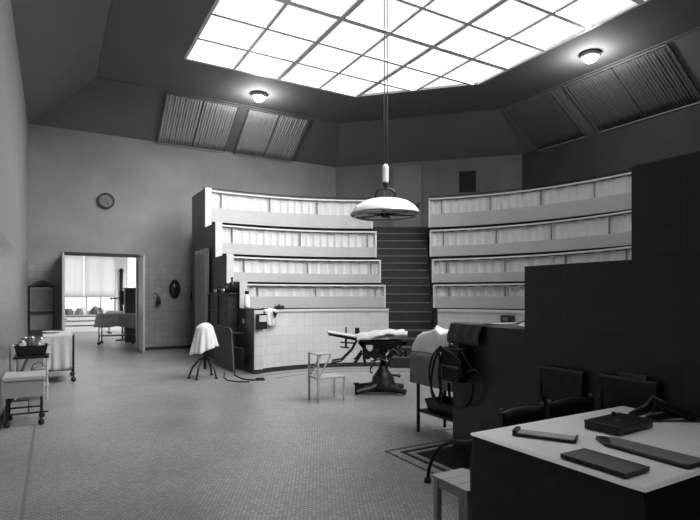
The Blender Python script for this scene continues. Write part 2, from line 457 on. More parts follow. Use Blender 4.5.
# standing floors (stepped platforms)
def outer_r(f):
    d = (math.sin(math.radians(f)), math.cos(math.radians(f)))
    da, db = d[0]*CA+d[1]*SA, -d[0]*SA+d[1]*CA
    best = 99
    for (na, nb, c) in ((0, 1, 17.1), (1, 0, 13.98), (.7071, .7071, (9.29+17.17)*.7071-.05), (0, -1, 1.9), (.7071, -.7071, (14.03-2.76)*.7071-.05), (-1, 0, -AIR)):
        k = na*da+nb*db
        if k > 1e-6: best = min(best, (c-(na*CAL+nb*CBE))/k)
    return max(best, R[1]+.12)
for s, nm in ((0, 'left'), (1, 'right')):
    m = MB()
    for k in (5, 4, 3, 2):
        f0 = SPAN[k][s][0] if s == 0 else max(SPAN[k][s][0], SPAN[k-1][s][0]); f1 = SPAN[k][s][1] if s == 1 else min(SPAN[k][s][1], SPAN[k-1][s][1])
        m.arc([(R[k]+.13, 0), (R[k]+.13, FL[k]), (R[k-1]+.1, FL[k]), (R[k-1]+.1, 0)], f0, f1)
    f0, f1 = SPAN[1][s]; N = 40; vs = []; fs = []
    for i in range(N+1):
        f = f0+(f1-f0)*i/N; x, y = math.sin(math.radians(f)), math.cos(math.radians(f)); ro = outer_r(f)
        for (r, z) in ((R[1]+.1, 0), (R[1]+.1, FL[1]), (ro, FL[1]), (ro, 0)): vs.append((x*r, y*r, z))
    for i in range(N):
        for q in range(4): fs.append((i*4+q, i*4+(q+1) % 4, i*4+4+(q+1) % 4, i*4+4+q))
    fs.append((0, 1, 2, 3)); fs.append((N*4+3, N*4+2, N*4+1, N*4)); m.add(vs, fs)
    at_C(struct(m.build('floor_gallery_'+nm, 'landing')))
# landing behind the top of the stairs
f0, f1 = SPAN[1][0][1], SPAN[1][1][0]
m = MB(); vs = []; fs = []; N = 8
for i in range(N+1):
    f = f0+(f1-f0)*i/N; x, y = math.sin(math.radians(f)), math.cos(math.radians(f)); ro = outer_r(f)
    r = 8.02/max(y, .2)
    for (rr, z) in ((r, 3.6), (r, FL[1]-.01), (ro, FL[1]-.01), (ro, 3.6)): vs.append((x*rr, y*rr, z))
for i in range(N):
    for q in range(4): fs.append((i*4+q, i*4+(q+1) % 4, i*4+4+(q+1) % 4, i*4+4+q))
fs.append((0, 1, 2, 3)); fs.append((N*4+3, N*4+2, N*4+1, N*4)); m.add(vs, fs)
at_C(struct(m.build('floor_landing', 'carpet')))

# curtained parapets
names = {1: 'topmost', 2: 'second from the top', 3: 'third from the top', 4: 'lowest'}
def parapet(k, s):
    side = 'left' if s == 0 else 'right'
    f0, f1 = SPAN[k][s]
    t = thing('gallery_parapet', 'white curtained gallery parapet %s of the stairs, %s of its four tiers' % (side, names[k]), 'railing',
              C, 0, 'curtained gallery parapets')
    r = R[k]; dg = math.degrees(1/r)
    MB().arc([(r-.05, Z[k]-.04), (r-.05, Z[k]), (r+.05, Z[k]), (r+.05, Z[k]-.04)], f0, f1).build('hand_rail', 'rail', t)
    if k == 1:
        g0, g1 = f0-(.22*dg if s == 0 else 0), f1
        pts = [((r+.02)*math.sin(math.radians(g0+(g1-g0)*i/60)), (r+.02)*math.cos(math.radians(g0+(g1-g0)*i/60)), Z[k]+.07) for i in range(61)]
        MB().tube(pts, .012, 6).build('top_rod', 'iron', t)
    MB().arc([(r-.035, FB[k]), (r-.035, CB[k]), (r+.0, CB[k]), (r+.0, FB[k])], f0, f1).build('front_board', 'fascia', t)
    MB().arc([(r+.05, FL[k-1] if False else {1: 2.75, 2: 1.85, 3: 1.1, 4: .5}[k]), (r+.05, FB[k]+.03), (r+.07, FB[k]+.03), (r+.07, {1: 2.75, 2: 1.85, 3: 1.1, 4: .5}[k])], f0, f1).build('kick_board', 'dark_wood', t)
    length = (f1-f0)/dg; npost = max(3, round(length/1.42))
    rg = random.Random(k*10+s)
    if s == 0: starts = [f0+.33*dg+(f1-f0-.33*dg-.25*dg)*i/(npost-1) for i in range(npost)]
    else: starts = [f0+.38*dg+(f1-f0-.6*dg)*i/(npost-1) for i in range(npost)]
    for f in starts:
        x, y = math.sin(math.radians(f)), math.cos(math.radians(f))
        MB().box(-.014, .014, r-.03, r+.0, CB[k]-.02, Z[k]-.03).build('post', 'board', t).rotation_euler = (0, 0, -math.radians(f))
    # gap-side end posts
    fe = f1 if s == 0 else f0
    MB().box(-.025, .025, r-.04, r+.10, FB[k], Z[k]).build('end_post', 'white_paint', t).rotation_euler = (0, 0, -math.radians(fe))
    edges = [f0+.02*dg]+starts+[f1-.02*dg]
    for a, b in zip(edges[:-1], edges[1:]):
        L = (b-a)/dg
        if L < .08: continue
        fr = L*rg.uniform(3.6, 4.6); ph = rg.random()*6; q1 = rg.random()*6
        ztop = Z[k]-.045
        def fn(u, v, a=a, b=b, fr=fr, ph=ph, q1=q1):
            f = math.radians(a+(b-a)*u); swell = .3+.7*v
            o = .020*swell*math.sin(2*PI*fr*u+ph+.8*math.sin(5*u+q1))+.010*math.sin(2*PI*fr*.43*u+q1+1.2*v)+.006*math.sin(2*PI*fr*2.1*u+ph*2)
            sag = .018*(1-v)*0+ (0 if v < 1 else 0)
            z = CB[k]-.03+(ztop-CB[k]+.03)*(1-v) - .02*(1-v)*abs(math.sin(PI*u*max(2, int(L*3))))*1.0
            rr = r+.030+o
            return (rr*math.sin(f), rr*math.cos(f), z)
        MB().grid(fn, max(8, int(L*44)), 5).build('curtain', 'curtain', t, smooth=True, recalc=False)
    return t
for k in (1, 2, 3, 4):
    for s in (0, 1): parapet(k, s)

# ------------------------------------------------------------------ staircase
vs_ = [357, 347, 338.5, 330, 321.3, 311.5, 302.3, 293.6, 285.3, 277.5, 269.8, 262.7, 255.6, 248.3, 240.5, 233.2]
st = thing('staircase', 'steep dark stairs with pale nosings between the two curtained galleries', 'stairs', (0, 0, 0))
zprev = 0
for i, v in enumerate(vs_):
    y = 12.16+.322*i; z = 1.7-(v-296)*y/515
    x0 = 0.945-(y-12.2)*.055+.02; x1 = 2.05+(y-12.2)*.108-.03
    if i == 0: x0, x1 = .96, 2.03
    s_ = MB().box(x0, x1, y, y+.345, max(0, zprev-.25), z).build('step', 'carpet', st)
    MB().box(x0+.02, x1-.02, y-.012, y+.02, z-.025, z+.004).build('nosing', 'nosing', s_)
    zprev = z
# stair side panels (dark)
for nm, xs in (('left', lambda y: .93-(y-12.2)*.055), ('right', lambda y: 2.06+(y-12.2)*.108)):
    pass

# ------------------------------------------------------------------ door at the top of the stairs, vent and back wall trim (on the corner wall)
W0 = Vector((9.29, 17.17)); WD = Vector((1, -1)).normalized()
def on_corner(name, label, cat, t0, z, kind=None):
    p = W0+WD*t0; o = thing(name, label, cat, to_world(p.x, p.y, z), YAW-math.radians(45)); 
    return o
dr = on_corner("door_1", None, None, 2.72, 4.0); dr["kind"] = "structure"
MB().box(-.50, .50, -.045, -.005, 0, 2.45).build('door_panel', grey('corner_door', .24, .6, var=.06, scale=2), dr)
m = MB(); m.box(-.56, -.50, -.05, -.005, 0, 2.5); m.box(.50, .56, -.05, -.005, 0, 2.5); m.box(-.56, .56, -.05, -.005, 2.45, 2.51)
m.build('door_frame', 'board', dr)
m = MB(); m.tube([(.43, -.045, 1.0), (.43, -.10, 1.0), (.33, -.10, 1.0)], .014); m.box(.41, .45, -.052, -.044, .9, 1.1); m.build('door_handle', 'iron', dr)
vt = on_corner('wall_vent', 'dark rectangular vent on the corner wall above the right gallery', 'vent', 4.87, 5.38)
m = MB(); m.box(-.29, -.25, -.04, -.003, 0, .74); m.box(.25, .29, -.04, -.003, 0, .74); m.box(-.29, .29, -.04, -.003, 0, .04); m.box(-.29, .29, -.04, -.003, .70, .74)
m.build('frame', 'rubber', vt)
m = MB(); m.box(-.25, .25, -.012, -.003, .04, .70)
for i in range(11): m.bar((-.25, -.022, .08+i*.057), (.25, -.022, .08+i*.057), .02, .008)
m.build('grille', 'rubber', vt)

# ------------------------------------------------------------------ door to the next room: two leaves swung open into the theatre
def leaf(n_, hinge, sgn):
    o = bpy.data.objects.new('door_%d' % n_, None); COL.objects.link(o); o['kind'] = 'structure'
    o.location = to_world(hinge, 17.16); o.rotation_euler = (0, 0, YAW)
    x0, x1 = (0, .05) if sgn > 0 else (-.05, 0)
    MB().box(x0, x1, -1.05, -.02, .015, 2.9).build('door_leaf', 'door', o, bevel=.006)
    m = MB()
    for (z0, z1) in ((.12, .30),): m.box(x0-.004, x1+.004, -1.0, -.06, z0, z1)
    m.build('kick_plate', 'steel', o)
    m = MB(); m.tube([(x0-.05, -.98, 1.05), (x1+.05, -.98, 1.05)], .012); m.lathe([(0, -.02), (.02, -.01), (.022, .01), (0, .02)], 12, (x1+.05, -.98, 1.05)); m.lathe([(0, -.02), (.02, -.01), (.022, .01), (0, .02)], 12, (x0-.05, -.98, 1.05)); m.build('door_handle', 'steel', o)
    return o
leaf(2, DA1+.0, 1); leaf(3, DA0-.0, -1)
m = MB(); m.box(DA0-.05, DA1+.05, 17.12, 17.175, DZ-.01, DZ+.06); m.box(DA0-.0, DA1, 17.13, 17.38, DZ-.03, DZ)
in_room(struct(m.build('trim_3', 'dark_wood')))
m = MB(); m.box(DA0-.01, DA0+.04, 17.18, 17.37, 0, DZ-.03); m.box(DA1-.04, DA1+.01, 17.18, 17.37, 0, DZ-.03)
in_room(struct(m.build('trim_4', 'white_paint')))
in_room(struct(MB().box(DA1+.06, 3.9, 17.14, 17.17, 0, .10).build('baseboard_far', 'dark_wood')))
in_room(struct(MB().box(-.60, -.57, -2, 17.1, 0, .10).build('baseboard_left', 'dark_wood')))

# ================================================================== THE NEXT ROOM
FZ = 4.1
NR = grey('next_room_wall', .82, .7, var=.04)
in_room(struct(MB().box(-3.2, -3.0, 17.37, 27.8, 0, FZ).build('wall_next_left', NR)))
m = MB(); m.box(4.6, 4.8, 17.37, 19.2, 0, FZ); m.box(4.6, 4.8, 26.8, 27.8, 0, FZ); m.box(4.6, 4.8, 19.2, 26.8, 0, 1.0); m.box(4.6, 4.8, 19.2, 26.8, 3.7, FZ)
in_room(struct(m.build('wall_next_right', NR)))
g = in_room(struct(MB().box(4.70, 4.71, 19.2, 26.8, 1.0, 3.7).build('window_4_added', 'glass')))  # unseen window, added to flood the next room with sky light
m = MB()
for i in range(7): m.box(4.66, 4.76, 19.2+i*1.26-.035, 19.2+i*1.26+.035, 1.0, 3.7)
m.build('window_frame', 'white_paint', g)
portal('added_window_portal', 4.9, 23.0, 2.35, 7.6, 2.7, (PI/2, 0, YAW+PI/2))
in_room(struct(MB().box(-3.2, 4.8, 17.37, 27.8, FZ, FZ+.1).build('ceiling_next', NR)))
m = MB(); WZ0, WZ1 = .95, 3.75
m.box(-3.2, 4.8, 27.6, 27.8, 0, WZ0); m.box(-3.2, 4.8, 27.6, 27.8, WZ1, FZ); m.box(-3.2, -.9, 27.6, 27.8, WZ0, WZ1)
m.box(2.68, 3.16, 27.6, 27.8, WZ0, WZ1); m.box(4.3, 4.8, 27.6, 27.8, WZ0, WZ1)
in_room(struct(m.build('wall_next_far', NR)))
def win(nm, a0, a1, muls):
    g = in_room(struct(MB().box(a0, a1, 27.70, 27.71, WZ0, WZ1).build(nm, 'glass')))
    m = MB()
    for a in (a0+.03, a1-.03): m.box(a-.03, a+.03, 27.66, 27.74, WZ0, WZ1)
    for a in muls: m.box(a-.035, a+.035, 27.66, 27.74, WZ0, WZ1)
    for z in (WZ0+.03, 1.66, WZ1-.03): m.box(a0, a1, 27.67, 27.73, z-.03, z+.03)
    m.build('window_frame', 'white_paint', g)
win('window_2', -.9, 2.68, (.35, 1.40, 2.02)); win('window_3', 3.16, 4.3, ())
def blind(a0, a1, label):
    t = thing('roller_blind', label, 'blind', to_world(0, 27.55, 0), YAW, 'roller blinds in the next room')
    MB().grid(lambda u, v: (a0+(a1-a0)*u, .004*math.sin(30*u), 1.66+(3.7-1.66)*v), 24, 6).build('cloth', 'blind', t, smooth=True, thick=.004)
    MB().tube([(a0, 0, 3.72), (a1, 0, 3.72)], .03).build('roller', 'white_paint', t)
    MB().box(a0, a1, -.01, .01, 1.64, 1.67).build('hem_bar', 'white_paint', t)
blind(.0, 1.27, 'thin pale roller blind at the left of the bright window next door')
blind(1.31, 2.66, 'pale roller blind in the middle of the bright window next door')
# pipe on the pillar between the windows
t = thing('wall_pipe', 'dark vertical pipe on the pillar between the bright windows next door', 'pipe', to_world(2.93, 27.55, 0), YAW)
MB().tube([(0, 0, .9), (0, 0, 3.05)], .075, 12).build('pipe', 'iron', t, smooth=True)
MB().box(-.11, .11, .0, .06, 2.9, 2.97).build('bracket', 'iron', t)
# draped trolley in the next room
t = thing('draped_trolley', 'wheeled trolley under a hanging cloth just beyond the doorway', 'trolley', to_world(1.98, 19.85), YAW-.25)
MB().box(-.60, .60, -.30, .30, 1.02, 1.06).build('top', 'steel', t)
for sx in (-1, 1):
    for sy in (-1, 1):
        lg = MB().tube([(sx*.55, sy*.26, .10), (sx*.55, sy*.26, 1.02)], .02).build('leg', 'iron', t)
        MB().lathe([(.0, -.05), (.04, -.045), (.055, 0), (.04, .045), (0, .05)], 14, (sx*.55, sy*.26, .06)).build('caster', 'rubber', lg)
MB().box(-.56, .56, -.27, .27, .30, .33).build('shelf', 'iron', t)
c_ = loopcloth(MB(), 1.24, .66, 1.075, lambda q: .62+.05*math.sin(14*q), .02, .02, 9, 3).build('trolley_cloth', 'linen_grey', None, smooth=True)
c_.location = to_world(1.98, 19.85); c_.rotation_euler = (0, 0, YAW-.25); tag(c_, 'grey cloth hanging over the trolley beyond the doorway', 'cloth')
def lump(name, loc, sx, sy, sz, mat, label, cat, seed=0, group=None, rot=0):
    """crumpled heap of cloth"""
    rg = random.Random(seed); ph = [rg.random()*6 for _ in range(6)]
    def fn(u, v):
        th = 2*PI*u; el = v*PI/2
        q = 1+.13*math.sin(3*th+ph[0])+.09*math.sin(5*th+ph[1]+3*v)+.06*math.sin(9*th+ph[2])
        x = math.cos(th)*math.cos(el)*q*sx; y = math.sin(th)*math.cos(el)*q*sy
        z = (math.sin(el)**.7)*sz*(1+.16*math.sin(4*th+ph[3])*math.cos(el)+.12*math.sin(11*x/sx*.5+ph[4]))
        return (x, y, max(z, 0))
    o = MB().grid(fn, 48, 12).build(name, mat, None, smooth=True); o.location = loc; o.rotation_euler = (0, 0, rot)
    return tag(o, label, cat, group)
lump('folded_sheet', to_world(1.9, 19.85, 1.078), .30, .2, .10, 'linen', 'pale folded sheet on the draped trolley next door', 'cloth', 2)
# wheeled stretcher by the window
t = thing('wheeled_stretcher', 'metal wheeled stretcher below the bright window next door', 'stretcher', to_world(1.21, 25.0), YAW)
m = MB()
for z in (.42, .62, .82): 
    for y in (-.3, .3): m.tube([(-1.0, y, z), (1.0, y, z)], .018)
m.build('frame', 'steel', t)
for sx in (-.95, .95):
    for sy in (-.3, .3):
        lg = MB().tube([(sx, sy, .1), (sx, sy, .95)], .02).build('leg', 'steel', t)
        MB().lathe([(.0, -.03), (.08, -.025), (.09, 0), (.08, .025), (0, .03)], 14, (sx, sy, .09)).build('wheel', 'rubber', lg)
MB().box(-1.0, 1.0, -.33, .33, .84, .90).build('mattress', 'linen', t, bevel=.02)
for i, (dx, s_) in enumerate(((-.68, .25), (-.12, .24), (.45, .25))):
    lump('bed_linen', to_world(1.21+dx, 25.0, .902), s_, .24, .26+.03*i, 'board' if i != 1 else 'linen',
         ('dark rumpled linen at the left end of the far stretcher', 'white rumpled linen in the middle of the far stretcher', 'dark rumpled linen at the right end of the far stretcher')[i], 'cloth', 5+i, 'linen on the far stretcher')
t = thing('apparatus_stand', 'dark upright apparatus stand with a side arm behind the draped trolley', 'stand', to_world(2.32, 21.5), YAW)
MB().lathe([(0, 0), (.25, 0), (.25, .03), (.05, .07), (.03, .1)], 18).build('base', 'iron', t)
MB().tube([(0, 0, .05), (0, 0, 1.45)], .03).build('pole', 'iron', t)
MB().box(-.12, .12, -.12, .12, 1.35, 1.9).build('head', 'black', t, bevel=.03)
m = MB(); m.tube([(-.1, 0, 1.62), (-.38, 0, 1.60)], .025); m.lathe([(0, -.05), (.05, 0), (0, .05)], 12, (-.4, 0, 1.60)); m.build('arm', 'iron', t)
t = thing('tall_cabinet', 'tall dark cabinet seen through the doorway beside its right jamb', 'cabinet', to_world(2.52, 20.65), YAW)
MB().box(-.22, .32, -.24, .24, .06, 1.95).build('body', 'dark_wood', t, bevel=.01)
MB().box(-.24, .34, -.26, .26, 1.95, 2.0).build('cornice', 'dark_wood', t)
d_ = MB().box(-.19, .29, -.255, -.24, .12, 1.90).build('door', 'dark_wood', t)
MB().lathe([(0, -.02), (.02, 0), (0, .02)], 10, (-.13, -.27, 1.1)).build('knob', 'steel', d_)
m = MB()
m.box(-.20, .30, -.21, .21, 0, .06)
m.build('plinth', 'dark_wood', t)

# ================================================================== CLOCK AND FITTINGS ON THE DOOR WALL
t = thing('wall_clock', 'round dark-rimmed wall clock high above the doorway', 'clock', to_world(alpha_at(106, 17.17), 17.165, 4.57), YAW)
def disc(r0, r1, y0, y1, n=40):
    m = MB(); vs = []
    for (r, y) in ((r0, y0), (r1, y0), (r1, y1), (r0, y1)):
        for k in range(n): vs.append((r*math.cos(2*PI*k/n), y, r*math.sin(2*PI*k/n)))
    fs = [(j*n+k, j*n+(k+1) % n, ((j+1) % 4)*n+(k+1) % n, ((j+1) % 4)*n+k) for j in range(4) for k in range(n)]
    return m.add(vs, fs)
disc(.185, .235, -.07, 0).build('rim', 'black', t)
disc(.0005, .19, -.045, -.004).build('face', grey('clock_face', .13, .4), t)
m = MB()
for k in range(12):
    a = k*PI/6; r0_, r1_ = (.135, .17) if k % 3 else (.12, .172)
    m.bar((r0_*math.sin(a), -.048, r0_*math.cos(a)), (r1_*math.sin(a), -.048, r1_*math.cos(a)), .012, .004)
m.build('hour_marks', 'paper', t)
m = MB(); m.bar((-.02, -.052, .04), (.045, -.052, -.10), .018, .004); m.build('hour_hand', 'black', t)
m = MB(); m.bar((-.03, -.056, .055), (.06, -.056, -.13), .012, .004); m.bar((0, -.056, 0), (-.015, -.056, .03), .03, .004); m.build('minute_hand', 'black', t)

t = thing('wall_mirror', 'oval dark mirror on the tiled wall right of the doorway', 'mirror', to_world(alpha_at(174.5, 17.17), 17.165, 1.92), YAW)
m = MB(); n = 32; vs = [(0, -.05, 0)]
for k in range(n): vs.append((.165*math.cos(2*PI*k/n), -.03, .30*math.sin(2*PI*k/n)))
for k in range(n): vs.append((.165*math.cos(2*PI*k/n), 0, .30*math.sin(2*PI*k/n)))
m.add(vs, [(0, 1+k, 1+(k+1) % n) for k in range(n)]+[(1+k, 1+(k+1) % n, 1+n+(k+1) % n, 1+n+k) for k in range(n)])
m.build('glass', grey('mirror_glass', .05, .08, metal=.6), t, smooth=True)
MB().tube([(.18*math.cos(2*PI*k/n), -.02, .315*math.sin(2*PI*k/n)) for k in range(n+1)], .016, 6).build('frame', 'board', t)
t = thing('soap_dispenser', 'small dark dispenser with a lever on the tiles beside the doorway', 'dispenser', to_world(alpha_at(158, 17.17), 17.165, 1.45), YAW)
m = MB(); m.lathe([(0, 0), (.085, .0), (.07, .12), (.045, .2), (.02, .24), (0, .25)], 14, (0, -.09, 0)); m.build('bottle', 'iron', t, smooth=True)
m = MB(); m.tube([(0, -.09, .24), (-.04, -.10, .30), (-.14, -.12, .34)], .014); m.build('lever', 'iron', t)
MB().box(-.04, .04, -.09, -.0, .08, .14).build('bracket', 'steel', t)
t = thing('switch_box', 'small dark box on the tiled wall beside the tall curtain', 'box', to_world(alpha_at(192, 17.17), 17.165, 1.55), YAW)
MB().box(-.05, .05, -.08, -.0, 0, .30).build('case', 'black', t, bevel=.01)
MB().box(-.015, .015, -.11, -.08, .12, .18).build('lever', 'steel', t)
# dark washstand cupboard left of the door
t = thing('wall_cupboard', 'blurred dark wall cupboard with a curved hood left of the doorway', 'cupboard', to_world(-.24, 17.165), YAW)
MB().box(-.31, .25, -.30, -.0, .75, 1.95).build('body', 'board', t, bevel=.01)
def hood(u, v): 
    a = u*PI; return (-.34+.62*u, -.30-.05+.35*v, 1.95+.17*math.sin(a)*(.5+.5*v))
m = MB().grid(hood, 16, 4); m.build('hood', 'dark_wood', t, thick=.05)
MB().box(-.33, .27, -.36, -.30, 1.20, 1.27).build('shelf', 'dark_wood', t)
MB().box(-.27, .21, -.31, -.295, 1.32, 1.88).build('door', grey('cupboard_door', .11, .5), t)

# tall curtain by the gallery's end wall
t = thing('door_curtain', 'tall grey curtain hanging on the dark end wall of the left gallery', 'curtain', to_world(AF-.10, 14.2), YAW)
def fn(u, v):
    return (.035*math.sin(2*PI*8*u)+.02*math.sin(2*PI*3.3*u+1)+.04*(1-v)*math.sin(3*u), 1.42*u, .75+(3.02-.75)*v)
MB().grid(fn, 90, 10).build('cloth', grey('curtain_grey', .27, .9, var=.05, spec=.1), t, smooth=True, thick=.006)
m = MB().tube([(0, -.08, 3.05), (0, 1.5, 3.05)], .018); m.build('rod', 'iron', t)
m = MB(); m.bar((0, -.02, 3.05), (.10, -.02, 3.05), .025); m.bar((0, 1.46, 3.05), (.10, 1.46, 3.05), .025); m.build('bracket', 'iron', t)

# ------------------------------------------------------------------ instrument cupboard on the end wall
t = thing('instrument_cupboard', 'dark wooden instrument cupboard hung on the left gallery end wall', 'cupboard', to_world(AF-.11, 12.75), YAW)
MB().box(-.09, .105, -.9, .9, 1.0, 1.74).build('body', 'dark_wood', t)
MB().box(-.12, .105, -.95, .95, 1.74, 1.78).build('top', 'dark_wood', t)
MB().box(-.15, -.09, -.9, .9, 1.32, 1.345).build('shelf', 'dark_wood', t)
for y in (-.88, 0, .88): MB().box(-.12, -.09, y-.02, y+.02, 1.0, 1.74).build('divider', 'dark_wood', t)
mats = ['black', 'enamel_grey', 'iron', 'black', 'steel', 'black', 'iron', 'black']
descr = ['short black bottle', 'grey squat jar', 'dark flask', 'black jar', 'steel canister', 'tall black bottle', 'dark round jar', 'tall black bottle']
places = ['at the far left end', 'second from the left', 'third from the left', 'fourth from the left', 'in the middle right', 'sixth from the left', 'second from the right', 'at the right end']
for i in range(8):
    b = 13.5-i*.225; h = (.14, .10, .16, .13, .12, .22, .15, .36)[i]; r_ = (.05, .07, .05, .06, .06, .05, .07, .065)[i]
    t = thing('bottle', '%s on the dark instrument cupboard, %s' % (descr[i], places[i]), 'bottle', to_world(AF-.11, b, 1.78), 0, 'bottles on the instrument cupboard')
    MB().lathe([(0, 0), (r_, 0), (r_, h*.6), (r_*.4, h*.75), (r_*.4, h*.93), (0, h*.93)], 14).build('body', mats[i], t, smooth=True)
    MB().lathe([(0, h*.9), (r_*.5, h*.9), (r_*.5, h), (0, h)], 12).build('stopper', 'black', t)
t = thing('steel_cup', 'tiny steel cup on the middle shelf of the instrument cupboard', 'cup', to_world(AF-.235, 12.05, 1.345), 0)
MB().lathe([(0, 0), (.02, 0), (.03, .04), (.026, .04), (.018, .01), (0, .01)], 18).build('dish', 'steel', t)

# leaning board against the cupboard
t = thing('leaning_board', 'dark slanted board standing behind the draped stand below the instrument cupboard', 'board', to_world(3.5, 11.9), YAW)
MB().add([(.0, -.70, 0), (.0, .85, 0), (.06, .72, .95), (.06, -.22, .95), (.055, -.33, .87)], [(0, 1, 2, 3, 4)]).build('panel', 'dark_wood', t, thick=.03)
MB().tube([(.045, .72, .965), (.045, -.22, .965), (.04, -.34, .87), (-.015, -.71, .01)], .010, 6).build('metal_edge', 'board', t)
MB().tube([(.03, -.30, .86), (.10, -.95, .88)], .009, 6).build('rod', 'board', t)

# ------------------------------------------------------------------ draped tripod stand
t = thing('tripod_stand', 'dark iron tripod stand under the white drape', 'stand', (-3.02, 10.72, 0), 0)
MB().tube([(0, 0, .18), (0, 0, 1.02)], .03).build('column', 'iron', t)
MB().lathe([(0, 1.02), (.16, 1.02), (.16, 1.05), (0, 1.05)], 20).build('top_plate', 'iron', t)
MB().lathe([(0, .48), (.07, .5), (.09, .54), (.07, .58), (0, .6)], 16).build('collar', 'iron', t)
for i in range(4):
    a = math.radians((200, 255, 330, 80)[i]); L = .32
    pts = [(0, 0, .42), (.12*math.cos(a), .12*math.sin(a), .38), (.25*math.cos(a), .25*math.sin(a), .22), (L*math.cos(a), L*math.sin(a), .03)]
    lg = MB().tube(pts, .02).build('leg', 'iron', t)
    MB().lathe([(0, 0), (.035, 0), (.035, .03), (0, .04)], 12, (L*math.cos(a), L*math.sin(a), 0)).build('foot', 'iron', lg)
def drape(u, v):
    th = 2*PI*u
    low = .55+.16*math.cos(th-.3)+.05*math.sin(3*th)
    low = .50+.18*max(0, math.cos(th-.1))-.03*math.cos(th*2)
    if v < .3:
        k = v/.3; r = .17*k; z = 1.14-.09*k*k+.015*math.sin(3*th)*k
    else:
        k = (v-.3)/.7; r = .17+.10*k+.03*k*math.sin(7*th)+.02*k*math.sin(12*th+1); z = 1.05+(low-1.05)*k
    return (r*math.cos(th)-.02*v, r*math.sin(th), z)
o = MB().grid(drape, 96, 20).build('drape', 'linen', None, smooth=True, thick=.005); o.location = (-3.02, 10.72, 0)
tag(o, 'white cloth draped over the tripod stand left of the gallery wall', 'cloth')

# floor hoses and pad beside the stand
o = MB().tube([(-2.75, 11.3, .015), (-2.62, 10.7, .015), (-2.45, 10.3, .015), (-2.2, 10.12, .015), (-1.98, 10.15, .015)], .014).build('floor_hose', 'rubber', None, smooth=True)
tag(o, 'thin dark hose on the floor, the nearer of two by the leaning board', 'hose', 'hoses on the floor')
o = MB().tube([(-2.55, 11.4, .015), (-2.45, 10.95, .015), (-2.2, 10.5, .015), (-1.95, 10.3, .015)], .014).build('floor_hose', 'rubber', None, smooth=True)
tag(o, 'thin dark hose on the floor, the farther of two by the leaning board', 'hose', 'hoses on the floor')
t = thing('foot_pedal', 'flat black foot pedal on the floor before the tiled arena wall', 'pedal', (-1.86, 10.42, 0), .15)
MB().box(-.14, .14, -.08, .08, 0, .02).build('plate', 'black', t, bevel=.004); MB().box(-.04, .12, -.05, .05, .02, .045).build('lever', 'black', t)

# ------------------------------------------------------------------ things on the front corner of the left arena wall
def ringpos(f, r, z=0.0): return Vector((C.x+r*math.sin(math.radians(f)), C.y+r*math.cos(math.radians(f)), z))
t = thing('notice_frame', 'small dark frame holding a white paper on the tiled arena wall', 'frame', to_world(3.93, 10.675, .98), YAW+math.radians(8))
MB().box(-.13, .13, -.03, -.002, 0, .33).build('frame', 'black', t)
MB().box(-.06, .115, -.036, -.03, .16, .30).build('paper', 'paper', t)
def hang_cloth(name, f0, f1, zb, zt, mat, label, seed=1, over=True, r=None):
    r = r or R[5]
    rg = random.Random(seed); ph = rg.random()*6
    def fn(u, v):
        f = math.radians(f0+(f1-f0)*u)
        if v > .72:
            k = (v-.72)/.28; rr = r-.035+.20*k; z = zt+.012+.015*math.sin(8*u+ph)*k
        else:
            k = v/.72; rr = r-.05-.025*(1-k)+.018*math.sin(2*PI*2.6*u+ph)*(1-.5*k); z = zb+(zt-zb)*k-.05*(1-k)*math.sin(PI*u)
        return (rr*math.sin(f), rr*math.cos(f), z)
    o = MB().grid(fn, 30, 20).build(name, mat, None, smooth=True, thick=.005); o.location = C
    return tag(o, label, 'cloth')
hang_cloth('towel', -45.8, -40.8, 1.08, Z[5], 'linen', 'white towel hanging over the left arena wall with a dark tool on it')
t = thing('forceps', 'small black heart-shaped tool lying on the hanging white towel', 'tool', ringpos(-42.2, R[5]-.11, 1.20), math.radians(42))
m = MB(); m.add([(0, 0, 0), (.055, 0, .09), (.05, 0, .14), (.02, 0, .12), (-.01, 0, .15), (-.055, 0, .17), (-.04, 0, .08)], [(0, 1, 2, 3, 4, 5, 6)]); m.build('blades', 'black', t, thick=.014)
for i, (f, s_) in enumerate(((-40.0, .045), (-38.5, .06), (-37.0, .045))):
    lump('gauze_bundle', ringpos(f, R[5]+.05, Z[5]+.002), s_, .055, s_*1.9, ('black', 'iron', 'black')[i],
         ('dark crumpled bundle nearest the white towel on the arena wall', 'largest dark crumpled bundle on the arena wall top', 'dark crumpled bundle farthest from the towel on the arena wall')[i], 'bundle', 20+i, 'dark bundles on the arena wall top')
t = thing('rubber_strap', 'dark rubber strap on the left arena wall top beside the white bottle', 'strap', C)
pts = [((R[5]+.0)*math.sin(math.radians(f)), (R[5]+.0)*math.cos(math.radians(f)), Z[5]+.025) for f in range(-47, -44)]
MB().tube(pts, .02, 6).build('strap', 'rubber', t, smooth=True)
t = thing('glass_bottle', 'white bottle with a dark stopper on the low step of the left end wall', 'bottle', to_world(AF+.09, 11.45, Z[5]+.031), 0)
MB().lathe([(0, 0), (.068, 0), (.07, .05), (.068, .22), (.04, .28), (.035, .32), (0, .32)], 20).build('body', 'enamel', t, smooth=True)
MB().lathe([(0, .32), (.045, .32), (.05, .37), (.035, .40), (0, .40)], 14).build('stopper', 'black', t, smooth=True)
t = thing('small_brush', 'small dark brush hanging under the white bottle on the left end wall', 'brush', to_world(AF-.035, 11.35, 1.08), YAW)
MB().box(-.01, .03, -.03, .03, 0, .10).build('bristles', 'enamel_grey', t); MB().box(.0, .02, -.012, .012, .10, .30).build('handle', 'black', t)

